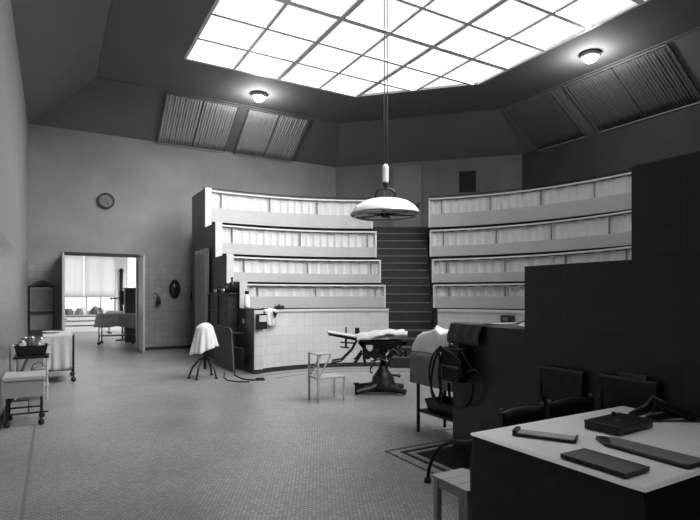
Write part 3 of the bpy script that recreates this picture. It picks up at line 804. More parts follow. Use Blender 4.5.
# small towel rails on the arena wall beside the stairs, and box on the right wall
for f, lab in ((-2.5, 'thin towel rail on the arena wall left of the stairs'), (31.5, 'thin towel rail on the arena wall right of the stairs')):
    t = thing('towel_rail', lab, 'rail', ringpos(f, R[5]-.0, .62), -math.radians(f), 'towel rails on the arena wall')
    m = MB(); m.tube([(-.14, -.075, 0), (.14, -.075, 0)], .012); m.build('bar', 'steel', t)
    m = MB(); m.bar((-.13, -.08, 0), (-.13, 0, 0), .02); m.bar((.13, -.08, 0), (.13, 0, 0), .02); m.build('bracket', 'steel', t)
t = thing('switch_box', 'small dark switch box on the far right arena wall', 'box', ringpos(56.5, R[5], 1.12), -math.radians(56.5))
MB().box(-.17, .17, -.05, -.0, 0, .17).build('case', 'black', t, bevel=.008)
MB().box(-.10, .02, -.056, -.05, .05, .12).build('plate', 'board', t)

# ================================================================== OPERATING LAMP
LX, LY, LZ = .625, 9.06, 3.13
t = thing('operating_lamp', 'large white enamel dish lamp hanging from the skylight over the table', 'lamp', (LX, LY, LZ))
MB().lathe([(.60, .01), (.585, .06), (.52, .145), (.42, .215), (.30, .255), (.12, .27), (.0, .272)]+[(.585, .01)], 48).build('dish', 'enamel', t, smooth=True)
MB().lathe([(.0, .262), (.3, .243), (.41, .203), (.51, .13), (.57, .05), (.585, .01)], 48).build('reflector', 'reflector', t, smooth=True)
def ringtube(r, z, rr, n=48): return MB().tube([(r*math.cos(2*PI*k/n), r*math.sin(2*PI*k/n), z) for k in range(n+1)], rr, 8)
ringtube(.605, 0, .022).build('rim', 'steel', t, smooth=True)
ringtube(.53, -.035, .012).build('lower_ring', 'steel', t, smooth=True)
MB().lathe([(.0, -.03), (.25, -.03), (.52, -.022), (.585, .0), (.58, .012), (.0, -.015)], 40).build('glass_plate', 'glass', t, smooth=True)
MB().lathe([(.0, -.05), (.07, -.05), (.085, .0), (.085, .12), (.05, .25), (0, .25)], 20).build('hub', 'iron', t, smooth=True)
for k in range(6):
    a = k*PI/3+.3
    MB().bar((.08*math.cos(a), .08*math.sin(a), .0), (.585*math.cos(a), .585*math.sin(a), .01), .012, .02).build('spoke', 'iron', t)
    q = a+PI/6
    m = MB(); m.add([(.30, -.11, .01), (.30, .11, .01), (.37, .13, .15), (.37, -.13, .15)], [(0, 1, 2, 3)])
    o = m.build('mirror', 'reflector', t, thick=.008); o.rotation_euler = (0, 0, q)
m = MB(); m.tube([(-.17, 0, .255)]+[(-.17*math.cos(x*PI/10), 0, .33+.13*math.sin(x*PI/10)**.7) for x in range(0, 11)]+[(.17, 0, .255)], .024); m.build('yoke', 'black', t, smooth=True)
m = MB(); m.lathe([(0, -.01), (.04, 0), (.04, .02), (0, .03)], 12, (-.17, 0, .262)); m.lathe([(0, -.01), (.04, 0), (.04, .02), (0, .03)], 12, (.17, 0, .262)); m.tube([(-.02, 0, .27), (-.02, 0, .46)], .012); m.build('yoke_boss', 'steel', t)
MB().lathe([(0, .44), (.035, .45), (.03, .50), (.05, .53), (.055, .56), (.0, .56)], 16).build('swivel', 'iron', t, smooth=True)
MB().lathe([(0, .55), (.05, .555), (.055, .60), (.052, .80), (.06, .83), (.04, .87), (.02, .89), (0, .89)], 20).build('counterweight', 'enamel', t, smooth=True)
MB().tube([(-.022, 0, .87), (-.022, 0, ZC-LZ+.02)], .011, 6).build('cable', 'iron', t)
MB().tube([(.030, 0, .50), (.030, 0, ZC-LZ+.02)], .010, 6).build('cable', 'iron', t)

# ================================================================== OPERATING TABLE
t = thing('operating_table', 'ornate dark iron operating table with white padded top in the arena centre', 'operating table', (.55, 9.05, 0))
# base: long cross foot with a raised ratchet knob at the left
m = MB()
for sy in (-1, 1):
    m.tube([(-.44, sy*.26, .06), (-.22, sy*.18, .10), (0, sy*.08, .16), (.2, sy*.18, .10), (.40, sy*.28, .06)], [.05, .055, .08, .055, .05], 10)
m.box(-.30, .30, -.16, .16, .04, .11)
m.build('foot', 'iron', t, smooth=False)
MB().tube([(-.44, -.26, .02), (-.44, -.26, .20)], .03).build('foot_jack', 'iron', t); MB().lathe([(0, .19), (.05, .19), (.05, .22), (0, .22)], 14, (-.44, -.26, 0)).build('jack_knob', 'iron', t)
MB().lathe([(0, .08), (.24, .08), (.25, .14), (.20, .20), (.19, .28), (.13, .36), (.09, .42), (.07, .50), (.0, .50)], 24, (.03, 0, 0)).build('pedestal', 'iron', t, smooth=True)
m = MB(); m.tube([(.03, 0, .33), (.30, -.06, .31)], .02); m.lathe([(0, -.04), (.04, 0), (0, .04)], 12, (.31, -.06, .31)); m.build('pump_pedal', 'iron', t)
m = MB(); m.tube([(.03, 0, .20), (-.24, -.10, .18)], .018); m.lathe([(0, -.02), (.03, 0), (0, .02)], 12, (-.24, -.10, .18)); m.build('brake_lever', 'iron', t)
m = MB(); m.lathe([(0, .48), (.055, .48), (.055, .68), (.09, .72), (.09, .78), (.0, .80)], 18, (.03, 0, 0)); m.build('column', 'iron', t, smooth=True)
m = MB(); m.box(-.38, .42, -.24, -.20, .86, .92); m.box(-.38, .42, .20, .24, .86, .92); m.box(-.38, -.32, -.24, .24, .86, .92); m.box(.36, .42, -.24, .24, .86, .92); m.box(-.15, .25, -.2, .2, .78, .86)
m.build('bed_frame', 'iron', t)
for i in range(3):                                   # scissor braces, gears
    pass
m = MB()
for sy in (-.2, .2):
    m.tube([(-.40, sy, .90), (-.28, sy, .76), (-.22, sy, .70), (.0, sy*.5, .62)], .018)
    m.tube([(-.30, sy, .90), (-.30, sy, .60), (-.28, sy, .50)], .026)
    m.tube([(-.34, sy, .72), (-.44, sy, .58), (-.48, sy, .57)], .022)
    m.tube([(-.05, sy, .86), (-.16, sy, .70), (-.26, sy, .66)], .02)
    m.tube([(.10, sy*.6, .60), (.22, sy, .72), (.34, sy, .86)], .022)
m.tube([(-.12, -.22, .62), (-.14, -.23, .54), (-.20, -.24, .46), (-.20, -.24, .40), (-.16, -.24, .38)], .016)
m.tube([(-.20, -.22, .58), (-.02, -.22, .62), (.10, -.22, .56)], .014)
m.build('tilt_linkage', 'iron', t)
m = MB()
for (x, z, r_) in ((-.12, .70, .085), (-.24, .66, .05)):
    n = 14; m.tube([(x, -.23, z), (x, -.20, z)], r_, 14)
m.build('gear_wheel', 'iron', t)
m = MB(); m.tube([(.18, -.25, .80), (.30, -.28, .70), (.36, -.28, .72)], .014); m.build('hand_lever', 'iron', t); m = MB(); m.tube([(.34, .28, .68), (.50, .28, .68)], .016); m.tube([(.20, .25, .75), (.46, .28, .68)], .016); m.tube([(.46, .28, .60), (.46, .28, .74)], .03); m.tube([(.36, .28, .60), (.36, .28, .74)], .03); m.build('crank', 'iron', t)
# padded tops
def pad(name, x0, x1, y, z0, z1, th, mat='enamel'):
    def P(u, v):
        return (x0+(x1-x0)*u, -y+2*y*v, z0+(z1-z0)*u+.012*math.sin(PI*v))
    return MB().grid(P, 20, 8).build(name, mat, t, smooth=True, thick=th)
pad('seat_pad', -.34, .43, .25, .96, 1.02, .035, 'linen')
pad('head_plate', -.95, -.36, .19, 1.075, .975, .025, 'linen')
m = MB(); m.box(-.36, -.28, -.2, .2, .93, .96); m.tube([(-.93, 0, 1.03), (-.40, 0, .93)], .022); m.build('head_support', 'iron', t)
m = MB(); m.tube([(-.42, -.12, .94), (-.52, -.14, .76), (-.70, -.16, .58), (-.86, -.16, .55)], .016); m.tube([(-.42, .12, .94), (-.52, .14, .76), (-.70, .16, .58), (-.86, .16, .55)], .016); m.tube([(-.86, -.16, .55), (-.86, .16, .55)], .014); m.build('foot_rest', 'iron', t)
m = MB(); m.tube([(-.62, -.12, 1.0), (-.62, -.12, .80)], .02); m.tube([(-.72, -.12, .90), (-.46, -.12, .88)], .014); m.tube([(-.72, -.12, .82), (-.56, -.12, .80)], .014); m.build('side_clamp', 'iron', t)
MB().tube([(-.42, .2, .98), (-.42, .2, 1.13)], .045).build('shoulder_post', 'iron', t); MB().tube([(-.62, .2, 1.02), (-.62, .2, 1.14)], .014).build('thin_post', 'iron', t)
# crumpled sheet on the bed
def sh(u, v):
    x = -.36+.86*u; y = -.30+.60*v
    b = .975+.07*u
    z = b+.03+.05*math.exp(-((u-.55)/.25)**2)*(.6+.4*math.sin(9*v+3*u))+.022*abs(math.sin(12*u+4*v))+.012*math.sin(11*v-6*u)
    e = max(0, abs(v-.5)-.42)/.08; z -= .07*e; 
    return (x+.02*math.sin(9*v), y+.015*math.sin(13*u), z)
o = MB().grid(sh, 50, 28).build('table_sheet', 'linen', None, smooth=True, thick=.006); o.location = (.47, 9.05, 0)
tag(o, 'crumpled white sheet lying on the operating table', 'cloth')

# ================================================================== WHITE METAL CHAIR
t = thing('metal_chair', 'white metal chair with a flat top shelf beside the operating table', 'chair', (-.67, 8.44, 0), YAW)
zw = .39; zs = .77; dd = .47; ww = .33
for (x, y, h) in ((0, 0, zs), (0, -ww, zs), (dd, 0, zw), (dd, -ww, zw)):
    MB().box(x-.013, x+.013, y-.013, y+.013, 0, h-.01).build('leg', 'enamel_dull', t)
MB().box(-.02, dd+.02, -ww-.02, .02, zw-.012, zw+.012).build('seat', 'enamel_dull', t, bevel=.006)
MB().box(-.02, .24, -ww-.02, .02, zs-.012, zs+.012).build('top_shelf', 'enamel_dull', t, bevel=.006)
for y in (0, -ww): MB().bar((.23, y, zs-.01), (.02, y, zw+.02), .018).build('brace', 'enamel_dull', t)
m = MB(); m.bar((0, 0, .56), (0, -ww, .56), .016); m.bar((0, 0, .50), (0, -ww, .50), .012); m.build('back_rail', 'enamel_dull', t)

# ================================================================== LEFT SIDE FURNITURE
# instrument table with hanging cloth
t = thing('instrument_table', 'iron instrument table on casters by the left wall', 'table', to_world(.10, 12.0), YAW)
for sx in (-1, 1):
    for sy in (-1, 1):
        lg = MB().tube([(sx*.26, sy*.42, .10), (sx*.26, sy*.42, .93)], .016).build('leg', 'iron', t)
        MB().lathe([(0, -.05), (.02, -.05), (.05, -.01), (.05, .01), (.02, .05), (0, .05)], 12, (sx*.26, sy*.42, .05)).build('caster', 'rubber', lg)
MB().box(-.28, .28, -.44, .44, .92, .945).build('top', 'steel', t)
MB().box(-.27, .27, -.43, .43, .235, .25).build('shelf', 'iron', t)
def cl_(u, v):
    L = .25+1.15*v
    x = -.27+.50*u+.012*math.sin(9*u)
    if v < .5: k = v/.5; return (x, .42-.86*k, .957+.004*math.sin(20*u+9*v))
    k = (v-.5)/.5; return (x+.01*k*math.sin(12*u), -.452-.012-.018*k*(1+math.sin(2*PI*3*u)), .957-.68*k-.03*k*math.sin(PI*u))
o = MB().grid(cl_, 40, 24).build('table_cloth', 'linen_mid', None, smooth=True, thick=.005); o.location = to_world(.10, 12.0); o.rotation_euler = (0, 0, YAW)
tag(o, 'white cloth hanging down the front of the instrument table by the left wall', 'cloth')
t = thing('kidney_dish', 'flat pale dish on the cloth of the instrument table', 'dish', to_world(-.02, 11.85, .965), YAW)
MB().lathe([(0, 0), (.12, 0), (.17, .035), (.16, .035), (.115, .01), (0, .01)], 20).build('dish', 'enamel_dull', t, smooth=True)

# basin stand
t = thing('basin_stand', 'white metal stand with a dark tray by the left wall', 'stand', to_world(-.30, 9.98), YAW)
for sx in (-1, 1):
    for sy in (-1, 1):
        lg = MB().tube([(sx*.22, sy*.20, .0), (sx*.22, sy*.20, .70)], .016).build('leg', 'enamel_dull', t)
MB().box(-.25, .25, -.23, .23, .69, .725).build('tray_shelf', 'iron', t)
MB().box(-.24, .24, -.22, .22, .22, .24).build('lower_shelf', 'enamel_dull', t)
t = thing('sterilizer_pan', 'dark rectangular pan standing on the white basin stand', 'pan', to_world(-.30, 9.98, .727), YAW)
m = MB()
m.add([(-.19, -.15, 0), (.19, -.15, 0), (.19, .15, 0), (-.19, .15, 0), (-.23, -.19, .17), (.23, -.19, .17), (.23, .19, .17), (-.23, .19, .17)],
      [(0, 1, 2, 3), (0, 1, 5, 4), (1, 2, 6, 5), (2, 3, 7, 6), (3, 0, 4, 7)])
m.build('pan', 'black', t, thick=.012)
m = MB(); m.tube([(-.23, 0, .15), (-.27, 0, .17)], .01); m.tube([(.23, 0, .15), (.26, 0, .17)], .01); m.build('handle', 'steel', t)
jars = [(-.13, -.08, .06, .24, 'enamel_dull', 'white enamel jar at the left in the dark pan'), (.0, .02, .055, .30, 'steel', 'tall steel jar in the middle of the dark pan'),
        (.10, -.09, .05, .20, 'enamel_grey', 'grey jar at the front right of the dark pan'), (.13, .08, .05, .27, 'enamel_dull', 'white enamel jar at the back right of the dark pan'), (-.10, .10, .05, .29, 'enamel_grey', 'tall grey jar at the back left of the dark pan')]
for (x, y, r_, h, mt, lab) in jars:
    p = to_world(-.30+x, 9.98+y, .74)
    j = thing('jar', lab, 'jar', p, 0, 'jars in the dark pan')
    MB().lathe([(0, 0), (r_, 0), (r_, h*.85), (r_*.9, h*.88), (0, h*.88)], 16).build('body', mt, j, smooth=True)
    MB().lathe([(0, h*.87), (r_*1.05, h*.87), (r_*1.05, h*.93), (.015, h*.97), (.015, h), (0, h)], 16).build('lid', 'steel', j, smooth=True)
t = thing('enamel_bucket', 'white enamel bucket on the lower shelf of the basin stand', 'bucket', to_world(-.20, 9.93, .242), 0)
MB().lathe([(0, 0), (.085, 0), (.12, .26), (.13, .27), (.12, .275), (.08, .012), (0, .012)], 22).build('body', 'enamel_dull', t, smooth=True)
MB().tube([(-.12, 0, .25), (-.09, 0, .33), (0, 0, .37), (.09, 0, .33), (.12, 0, .25)], .006, 6).build('handle', 'iron', t)

# low box commode
t = thing('wheeled_chest', 'grey enamel chest with white lid on iron legs by the left wall', 'chest', to_world(-.32, 8.15), YAW)
MB().box(-.22, .22, -.25, .25, .38, .60).build('body', 'enamel_grey', t, bevel=.008)
MB().box(-.235, .235, -.265, .265, .60, .66).build('lid', 'enamel_dull', t, bevel=.012)
for sx in (-1, 1):
    for sy in (-1, 1):
        lg = MB().tube([(sx*.19, sy*.22, .06), (sx*.19, sy*.22, .38)], .015).build('leg', 'iron', t)
        MB().lathe([(0, -.04), (.03, -.03), (.04, 0), (.03, .03), (0, .045)], 12, (sx*.19, sy*.22, .042)).build('caster', 'rubber', lg)
m = MB(); m.tube([(-.19, -.22, .17), (.27, -.22, .17)], .012); m.tube([(.05, -.22, .17), (.05, -.22, .34), (-.19, -.22, .34)], .010); m.tube([(-.19, .22, .17), (.19, .22, .17)], .012); m.tube([(.19, -.22, .17), (.19, .22, .17)], .012); m.build('stretcher', 'iron', t)

# ================================================================== CART BY THE RIGHT GALLERY WALL
t = thing('supply_cart', 'dark iron supply cart standing at the end of the right gallery wall', 'cart', to_world(4.19, 4.83), YAW)
hx, hy = .215, .34
for sx in (-1, 1):
    for sy in (-1, 1): MB().tube([(sx*hx, sy*hy, 0), (sx*hx, sy*hy, .98)], .022).build('leg', 'iron', t)
MB().box(-hx-.02, hx+.02, -hy-.02, hy+.02, .96, .99).build('top', 'steel', t)
MB().box(-hx, hx, -hy, hy, .25, .28).build('shelf', 'iron', t)
o = loopcloth(MB(), 2*hx+.08, 2*hy+.14, 1.0, .61, .0, .006, 7, 11, corner=0).build('cart_cloth', 'linen_grey', None, smooth=True); o.location = to_world(4.185, 4.875); o.rotation_euler = (0, 0, YAW)
tag(o, 'grey cloth hanging round the top half of the iron supply cart', 'cloth')
def heap(u, v):
    x = -.24+.48*u; y = -.36+.80*v
    env = min(1, u/.10, (1-u)/.1, v/.05, (1-v)/.20); env = max(env, 0)**.55
    z = 1.012+.27*env*(.80+.16*abs(math.sin(4*u+6*v+.6))-.18*abs(math.sin(7*v-5*u+.4))**.7+.10*abs(math.sin(9*u+3*v))+.14)
    return (x+.012*math.sin(11*v), y+.012*math.sin(13*u), z)
o = MB().grid(heap, 50, 60).build('sheet_heap', 'linen_bright', None, smooth=True); o.location = to_world(4.19, 4.83); o.rotation_euler = (0, 0, YAW)
tag(o, 'crumpled white sheet heaped on the supply cart', 'cloth')
t = thing('tray_box', 'dark open box lying on the lower shelf of the supply cart', 'box', to_world(4.19, 4.82, .282), YAW)
m = MB(); m.add([(-.14, -.24, 0), (.14, -.24, 0), (.14, .24, 0), (-.14, .24, 0), (-.17, -.27, .13), (.17, -.27, .13), (.17, .27, .13), (-.17, .27, .13)],
      [(0, 1, 2, 3), (0, 1, 5, 4), (1, 2, 6, 5), (2, 3, 7, 6), (3, 0, 4, 7)]); m.build('box', 'black', t, thick=.01)
MB().tube([(-.17, -.27, .135), (-.17, .27, .135), (.17, .27, .135), (.17, -.27, .135), (-.17, -.27, .135)], .01, 6).build('edge', 'iron', t)

# black instrument case and hoses hung at the corner of the right gallery wall
bx = (AF-.012)
t = thing('hanging_case', 'black case hanging at the corner of the dark right gallery wall', 'case', to_world(AFR-.10, 4.28, .78), YAW)
MB().box(-.07, .085, -.15, .13, 0, .36).build('case', 'rubber', t, bevel=.01)
MB().box(-.085, .07, -.155, .135, .30, .36).build('lid', 'rubber', t, bevel=.01)
m = MB(); m.box(-.075, -.07, -.15, .13, .15, .17); m.build('strap', 'board', t)
MB().tube([(0, -.10, .36), (0, -.08, .42), (0, .06, .42), (0, .08, .36)], .010).build('handle', 'iron', t)
def hose(pts, r, label):
    # pts: (beta, z, offset from the wall); smoothed with Catmull-Rom
    P = [Vector((AFR-.09-c, b, z)) for b, z, c in pts]; out = []
    P = [P[0]]+P+[P[-1]]
    for i in range(1, len(P)-2):
        for s in range(8):
            k = s/8; p0, p1, p2, p3 = P[i-1:i+3]
            out.append(.5*((2*p1)+(-p0+p2)*k+(2*p0-5*p1+4*p2-p3)*k*k+(-p0+3*p1-3*p2+p3)*k**3))
    out.append(P[-2])
    o = MB().tube(out, r, 8).build('rubber_hose', 'rubber', None, smooth=True); in_room(o)
    return tag(o, label, 'hose', 'black hoses on the corner of the right gallery wall')
hose([(4.33, 1.14, .12), (4.42, 1.08, .12), (4.52, .92, .1), (4.56, .74, .1), (4.53, .58, .1), (4.45, .53, .1), (4.40, .66, .1), (4.40, .88, .12), (4.32, 1.10, .13)], .014, 'black hose loop hanging leftmost, before the supply cart')
hose([(4.33, 1.16, .15), (4.46, 1.05, .15), (4.53, .86, .15), (4.48, .66, .15), (4.37, .52, .14), (4.32, .60, .14), (4.34, .80, .15), (4.35, 1.1, .16)], .011, 'thinner black hose loop hanging just left of the black case')
hose([(4.34, 1.15, .02), (4.22, 1.16, .06), (4.12, 1.08, .03), (4.04, .95, 0), (4.0, .80, 0), (4.02, .64, 0), (4.12, .53, 0), (4.27, .50, 0), (4.36, .60, .0), (4.38, .74, .0)], .015, 'large black hose loop hanging right of the black case')
hose([(4.03, .90, .04), (3.97, .935, .04), (3.90, .93, .04), (3.865, .88, .04), (3.885, .82, .04), (3.95, .80, .04), (4.03, .83, .04)], .011, 'small black hose loop sticking out rightmost from the coil')
hose([(4.30, 1.15, .17), (4.20, 1.12, .17), (4.10, 1.02, .10), (4.08, .90, .09), (4.12, .84, .06)], .014, 'short black hose running over the right edge of the black case')

# cloths and papers on top of the right gallery wall
def ov(u, v):
    b = 3.93+.48*u
    if v > .55: k = (v-.55)/.45; return (AFR-.03+.24*k, b+.0, Z[5]+.012+.006*math.sin(9*u+4*k))
    k = v/.55; return (AFR-.035-.02*(1-k)-.010*math.sin(2*PI*3.2*u+.5)*(1-k*.5)-.012, b+.02*math.sin(5*k), Z[5]+.012-.22*(1-k))
o = in_room(MB().grid(ov, 40, 24).build('wall_cloth', grey('dark_grey_cloth', .11, .9), None, smooth=True, thick=.005))  # cloth of one even dark grey
tag(o, 'dark cloth folded over the end of the right gallery wall, above the hoses', 'cloth')
for i, (b, a, s0, s1, rz, lab) in enumerate(((3.62, 4.08, .10, .13, .1, 'white paper sheet on the low wall top, left of its fellow'), (3.46, 4.04, .05, .07, -.1, 'white paper sheet on the low wall top against the dark step'))):
    o = MB().grid(lambda u, v: ((u-.5)*2*s0, (v-.5)*2*s1*.8, .004+.012*math.sin(3*u+2*v)**2), 8, 8).build('paper_sheet', 'paper', None, smooth=True, thick=.003)
    o.location = to_world(a, b, Z[5]+.002); o.rotation_euler = (0, 0, YAW+rz); tag(o, lab, 'paper', None)
t = thing('steel_forceps', 'dark thin forceps lying on the papers of the low wall', 'forceps', to_world(4.07, 3.6, Z[5]+.03), YAW+.4)
MB().tube([(-.16, 0, .0), (0, .006, .02), (.15, .02, .02)], .007, 6).build('blade', 'iron', t); MB().tube([(-.16, .03, .0), (0, .008, .02), (.15, -.02, .02)], .007, 6).build('blade', 'iron', t)

# ================================================================== FLOOR GRATE
t = thing('floor_grate', 'rectangular floor grate with a dashed dark border before the supply cart', 'grate', to_world(3.14, 4.70), YAW)
p0 = (0, 0)
m = MB()
x1, y1 = 1.02, -1.15
for i in range(26):
    x = .02+i*.04; m.box(x, x+.022, -.03, -.0, 0, .004); m.box(x, x+.022, y1, y1+.03, 0, .004)
for i in range(28):
    y = -.03-i*.04; m.box(0, .03, y-.022, y, 0, .004); m.box(x1, x1+.03, y-.022, y, 0, .004)
m.build('dashed_border', 'black', t)
m = MB(); w_ = .045
m.box(.14, x1-.14, -.16, -.16+w_, 0, .006); m.box(.14, x1-.14, y1+.14, y1+.14+w_, 0, .006); m.box(.14, .14+w_, y1+.14, -.115, 0, .006); m.box(x1-.14-w_, x1-.14, y1+.14, -.115, 0, .006)
m.build('frame', 'iron', t)
m = MB(); m.box(.26, x1-.26, y1+.26, -.24, 0, .004)
for i in range(11): m.box(.28+i*.045, .295+i*.045, y1+.27, -.25, .004, .012)
m.build('grid', 'black', t)

# circular gutter line in the arena floor
m = MB(); m.arc([(3.04, 0), (3.04, .004), (3.07, .004), (3.07, 0)], 60-110, 60+106); o = at_C(struct(m.build('trim_5', 'board')))
m = MB(); m.arc([(2.60, 0), (2.60, .003), (2.62, .003), (2.62, 0)], 60-112, 60+108); o = at_C(struct(m.build('trim_6', 'dark_wood')))
in_room(struct(MB().box(-.22, -.19, -2, 7.9, 0, .003).build('trim_7', 'board')))

# ================================================================== FOREGROUND TABLE
TZ = .88; TA0, TA1, TB0, TB1 = 2.17, 3.70, 1.27, 2.32
t = thing('writing_table', 'dark wooden table under the white cloth in the right foreground', 'table', to_world((TA0+TA1)/2, (TB0+TB1)/2), YAW)
tw, td = (TA1-TA0)-.04, (TB1-TB0)-.04
MB().box(-tw/2, tw/2, -td/2, td/2, TZ-.045, TZ-.012).build('tabletop', 'dark_wood', t)
for sx in (-1, 1):
    for sy in (-1, 1): MB().box(sx*(tw/2-.08)-.03, sx*(tw/2-.08)+.03, sy*(td/2-.08)-.03, sy*(td/2-.08)+.03, 0, TZ-.045).build('leg', 'dark_wood', t)
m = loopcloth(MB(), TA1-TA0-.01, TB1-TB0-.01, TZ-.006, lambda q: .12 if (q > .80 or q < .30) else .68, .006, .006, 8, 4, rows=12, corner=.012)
o = m.build('tablecloth', 'linen_shaded', None, smooth=False); o.location = to_world((TA0+TA1)/2, (TB0+TB1)/2); o.rotation_euler = (0, 0, YAW)
tag(o, 'hanging sides of the white cloth on the foreground table, shade painted dark', 'tablecloth')
m = loopcloth(MB(), TA1-TA0+.01, TB1-TB0+.01, TZ, TZ-.010, .0, .0005, 8, 4, rows=2, corner=0)
o = m.build('table_sheet', 'linen_bright', None, smooth=False); o.location = to_world((TA0+TA1)/2, (TB0+TB1)/2); o.rotation_euler = (0, 0, YAW)
tag(o, 'white sheet spread flat on top of the foreground table', 'cloth')
def flat(name, label, cat, x, y, L, W, H, ang, mat, group=None, parts=None):
    t = thing(name, label, cat, (x, y, TZ+.004), math.radians(ang), group)
    return t
t = flat('photo_frame', 'pale narrow card holder with black ends at the left of the tablecloth', 'holder', 1.13, 2.98, 0, 0, 0, -30, '')
MB().box(-.165, .165, -.05, .05, .003, .016).build('card', grey('pale_card', .42, .5, var=.05), t)
MB().box(-.175, -.15, -.055, .055, 0, .03).build('end_clip', 'black', t); MB().box(.16, .17, -.055, .055, 0, .022).build('end_clip', 'black', t); MB().box(-.17, .17, -.058, -.05, 0, .012).build('edge', 'black', t)
t = flat('dark_book', 'flat dark book or case nearest the front edge of the tablecloth', 'book', 1.23, 2.50, 0, 0, 0, -60, '')
MB().box(-.17, .17, -.095, .095, 0, .016).build('pages', 'black', t)
MB().box(-.172, .172, -.097, .097, .016, .021).build('cover', 'book', t, bevel=.002)
t = flat('black_box', 'low black box with a small clasp at the back of the tablecloth', 'box', 1.67, 3.20, 0, 0, 0, 33, '')
MB().box(-.19, .19, -.11, .11, 0, .036).build('body', 'black', t, bevel=.003)
MB().box(-.192, .192, -.112, .112, .036, .05).build('lid', 'black', t, bevel=.003)
MB().box(-.06, -.01, -.03, .0, .05, .053).build('clasp', 'steel', t); MB().lathe([(0, 0), (.012, .0), (.012, .02), (0, .026)], 10, (.08, .08, .05)).build('knob', 'black', t)
t = flat('grey_board', 'long grey board with a dark slanted end on the right of the tablecloth', 'board', 1.545, 2.70, 0, 0, 0, -62, '')
MB().prism([(-.27, -.02), (-.20, .065), (.26, .085), (.26, -.08), (-.16, -.085)], .006, .018).build('face', 'board', t)
MB().prism([(-.28, -.015), (-.205, .07), (.265, .09), (.265, -.088), (-.165, -.093)], 0, .006).build('backing', 'black', t)
m = MB(); m.prism([(-.275, -.017), (-.235, .03), (-.15, -.06), (-.165, -.088)], .018, .020); m.build('end_cover', 'black', t)
t = flat('leather_gloves', 'dark twisted straps and gloves on the far right of the tablecloth', 'gloves', 2.10, 3.42, 0, 0, 0, 0, '')
m = MB(); m.tube([(-.22, .03, .02), (-.10, .06, .05), (-.06, .04, .12), (0, .0, .08), (.12, -.05, .03), (.22, -.06, .015)], [.02, .035, .03, .035, .03, .015], 8)
m.tube([(-.16, -.06, .02), (-.02, -.03, .035), (.10, -.0, .03), (.24, .02, .02)], [.02, .03, .025, .012], 8); m.build('glove', 'black', t, smooth=True)
MB().tube([(-.05, .1, .015), (.1, .06, .02), (.24, .03, .014)], .012, 6).build('strap', 'black', t)

# chairs at the table
def chair(name, label, loc, rot, wdt=.44, h=.95, d=.38, group='dark wooden chairs round the foreground table', knobs=True):
    t = thing(name, label, 'chair', loc, rot, group)
    sh_ = .46
    MB().box(-wdt/2, wdt/2, -d, 0, sh_-.03, sh_).build('seat', 'dark_wood', t, bevel=.008)
    for sx in (-1, 1):
        MB().box(sx*(wdt/2-.03)-.016, sx*(wdt/2-.03)+.016, -d+.02, -d+.052, 0, sh_-.03).build('leg', 'dark_wood', t)
        MB().bar((sx*(wdt/2-.03), -.02, 0), (sx*(wdt/2-.03), .03, h-.02), .03).build('back_post', 'dark_wood', t)
        if knobs: MB().lathe([(0, -.02), (.014, -.01), (.016, .006), (0, .016)], 12, (sx*(wdt/2-.03), .03, h)).build('knob', 'board', t, smooth=True)
    def bp(u, v):
        return ((u-.5)*(wdt-.05), .028+.03*math.sin(PI*u), h-.24+.22*v+.012*math.sin(PI*u)*v)
    MB().grid(bp, 16, 4).build('backrest', 'dark_wood', t, smooth=True, thick=.016)
    MB().bar((-wdt/2+.03, -.19, .2), (wdt/2-.03, -.19, .2), .018).build('stretcher', 'dark_wood', t)
    return t
chair('dining_chair', 'dark low-backed chair at the left along the back of the white table', to_world(2.86, 2.50), YAW, .46, .92)
chair('dining_chair', 'dark low-backed chair next to the black box, pushed in behind the table', to_world(3.38, 2.50), YAW, .54, .93, d=.30)
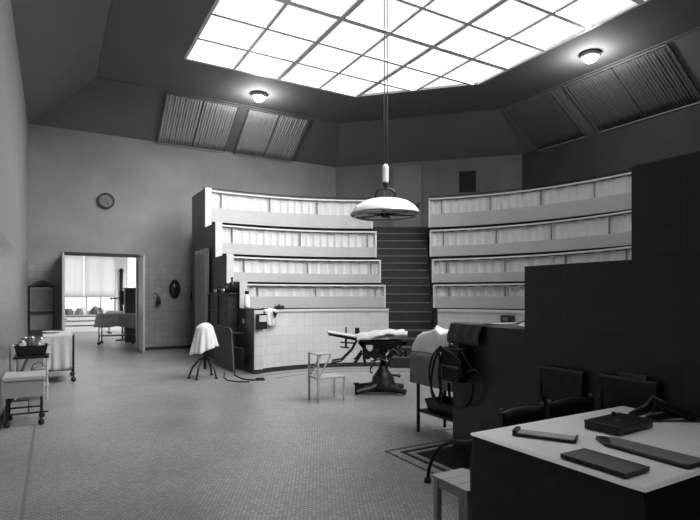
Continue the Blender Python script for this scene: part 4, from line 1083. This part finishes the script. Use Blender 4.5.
def folded(label, beta, wdt):
    t = thing('folding_chair', label, 'chair', to_world(3.79, beta), YAW-PI/2, 'dark chairs leaning on the wall by the table')
    for sx in (-1, 1):
        MB().bar((sx*(wdt/2-.015), -.06, 0), (sx*(wdt/2-.015), .035, 1.04), .026).build('leg', 'dark_wood', t)
        MB().bar((sx*(wdt/2-.05), -.09, 0), (sx*(wdt/2-.05), .0, .80), .022).build('leg', 'dark_wood', t)
    MB().box(-wdt/2, wdt/2, .02, .045, .62, 1.055).build('backrest', 'dark_wood', t, bevel=.006)
    MB().bar((-wdt/2, .034, 1.06), (wdt/2, .034, 1.06), .02).build('top_rail', grey('wood_rail_highlight', .11, .3), t)  # lighter colour paints in the highlight along the top edge
    MB().box(-wdt/2+.06, wdt/2-.06, -.035, -.012, .20, .58).build('seat', 'dark_wood', t, bevel=.006)
    return t
folded('dark chair with a high square back against the wall, left one beyond the table', 2.96, .44)
folded('dark chair with a high square back against the wall, right one beyond the table', 2.36, .46)

# small white slatted bench under the cloth corner and bent tube by the table
t = thing('slatted_stool', 'low white slatted stool tucked under the corner of the white tablecloth', 'stool', to_world(2.30, 2.84), YAW)
for i in range(3): MB().box(0, .29, -.115-.12*i, -.12*i, .43, .45).build('slat', 'enamel_dull', t, bevel=.004)
for x in (.03, .26):
    for y in (-.03, -.33): MB().box(x-.02, x+.02, y-.02, y+.02, 0, .43).build('leg', 'enamel_dull', t)
m = MB(); m.box(.03, .26, -.04, -.02, .37, .43); m.box(.03, .26, -.34, -.32, .37, .43); m.box(.02, .04, -.33, -.03, .37, .43); m.box(.25, .27, -.33, -.03, .37, .43); m.build('apron', 'enamel_dull', t)
t = thing('bent_tube', 'dark bent tube rising from the floor in a curve beside the white stool', 'tube', (0.71, 4.70, 0), 0)
pts = [(0, 0, 0.02), (.01, 0, .12), (.05, .0, .24), (.12, .0, .33), (.22, -.05, .39), (.30, -.2, .42), (.36, -.4, .50), (.42, -.62, .60)]
MB().tube(pts, .017).build('tube', 'iron', t, smooth=True); MB().lathe([(0, 0), (.035, 0), (.03, .04), (0, .05)], 12).build('rubber_foot', 'rubber', t)
MB().tube([(.36, -.4, .02), (.37, -.4, .50)], .015).build('upright', 'iron', t)
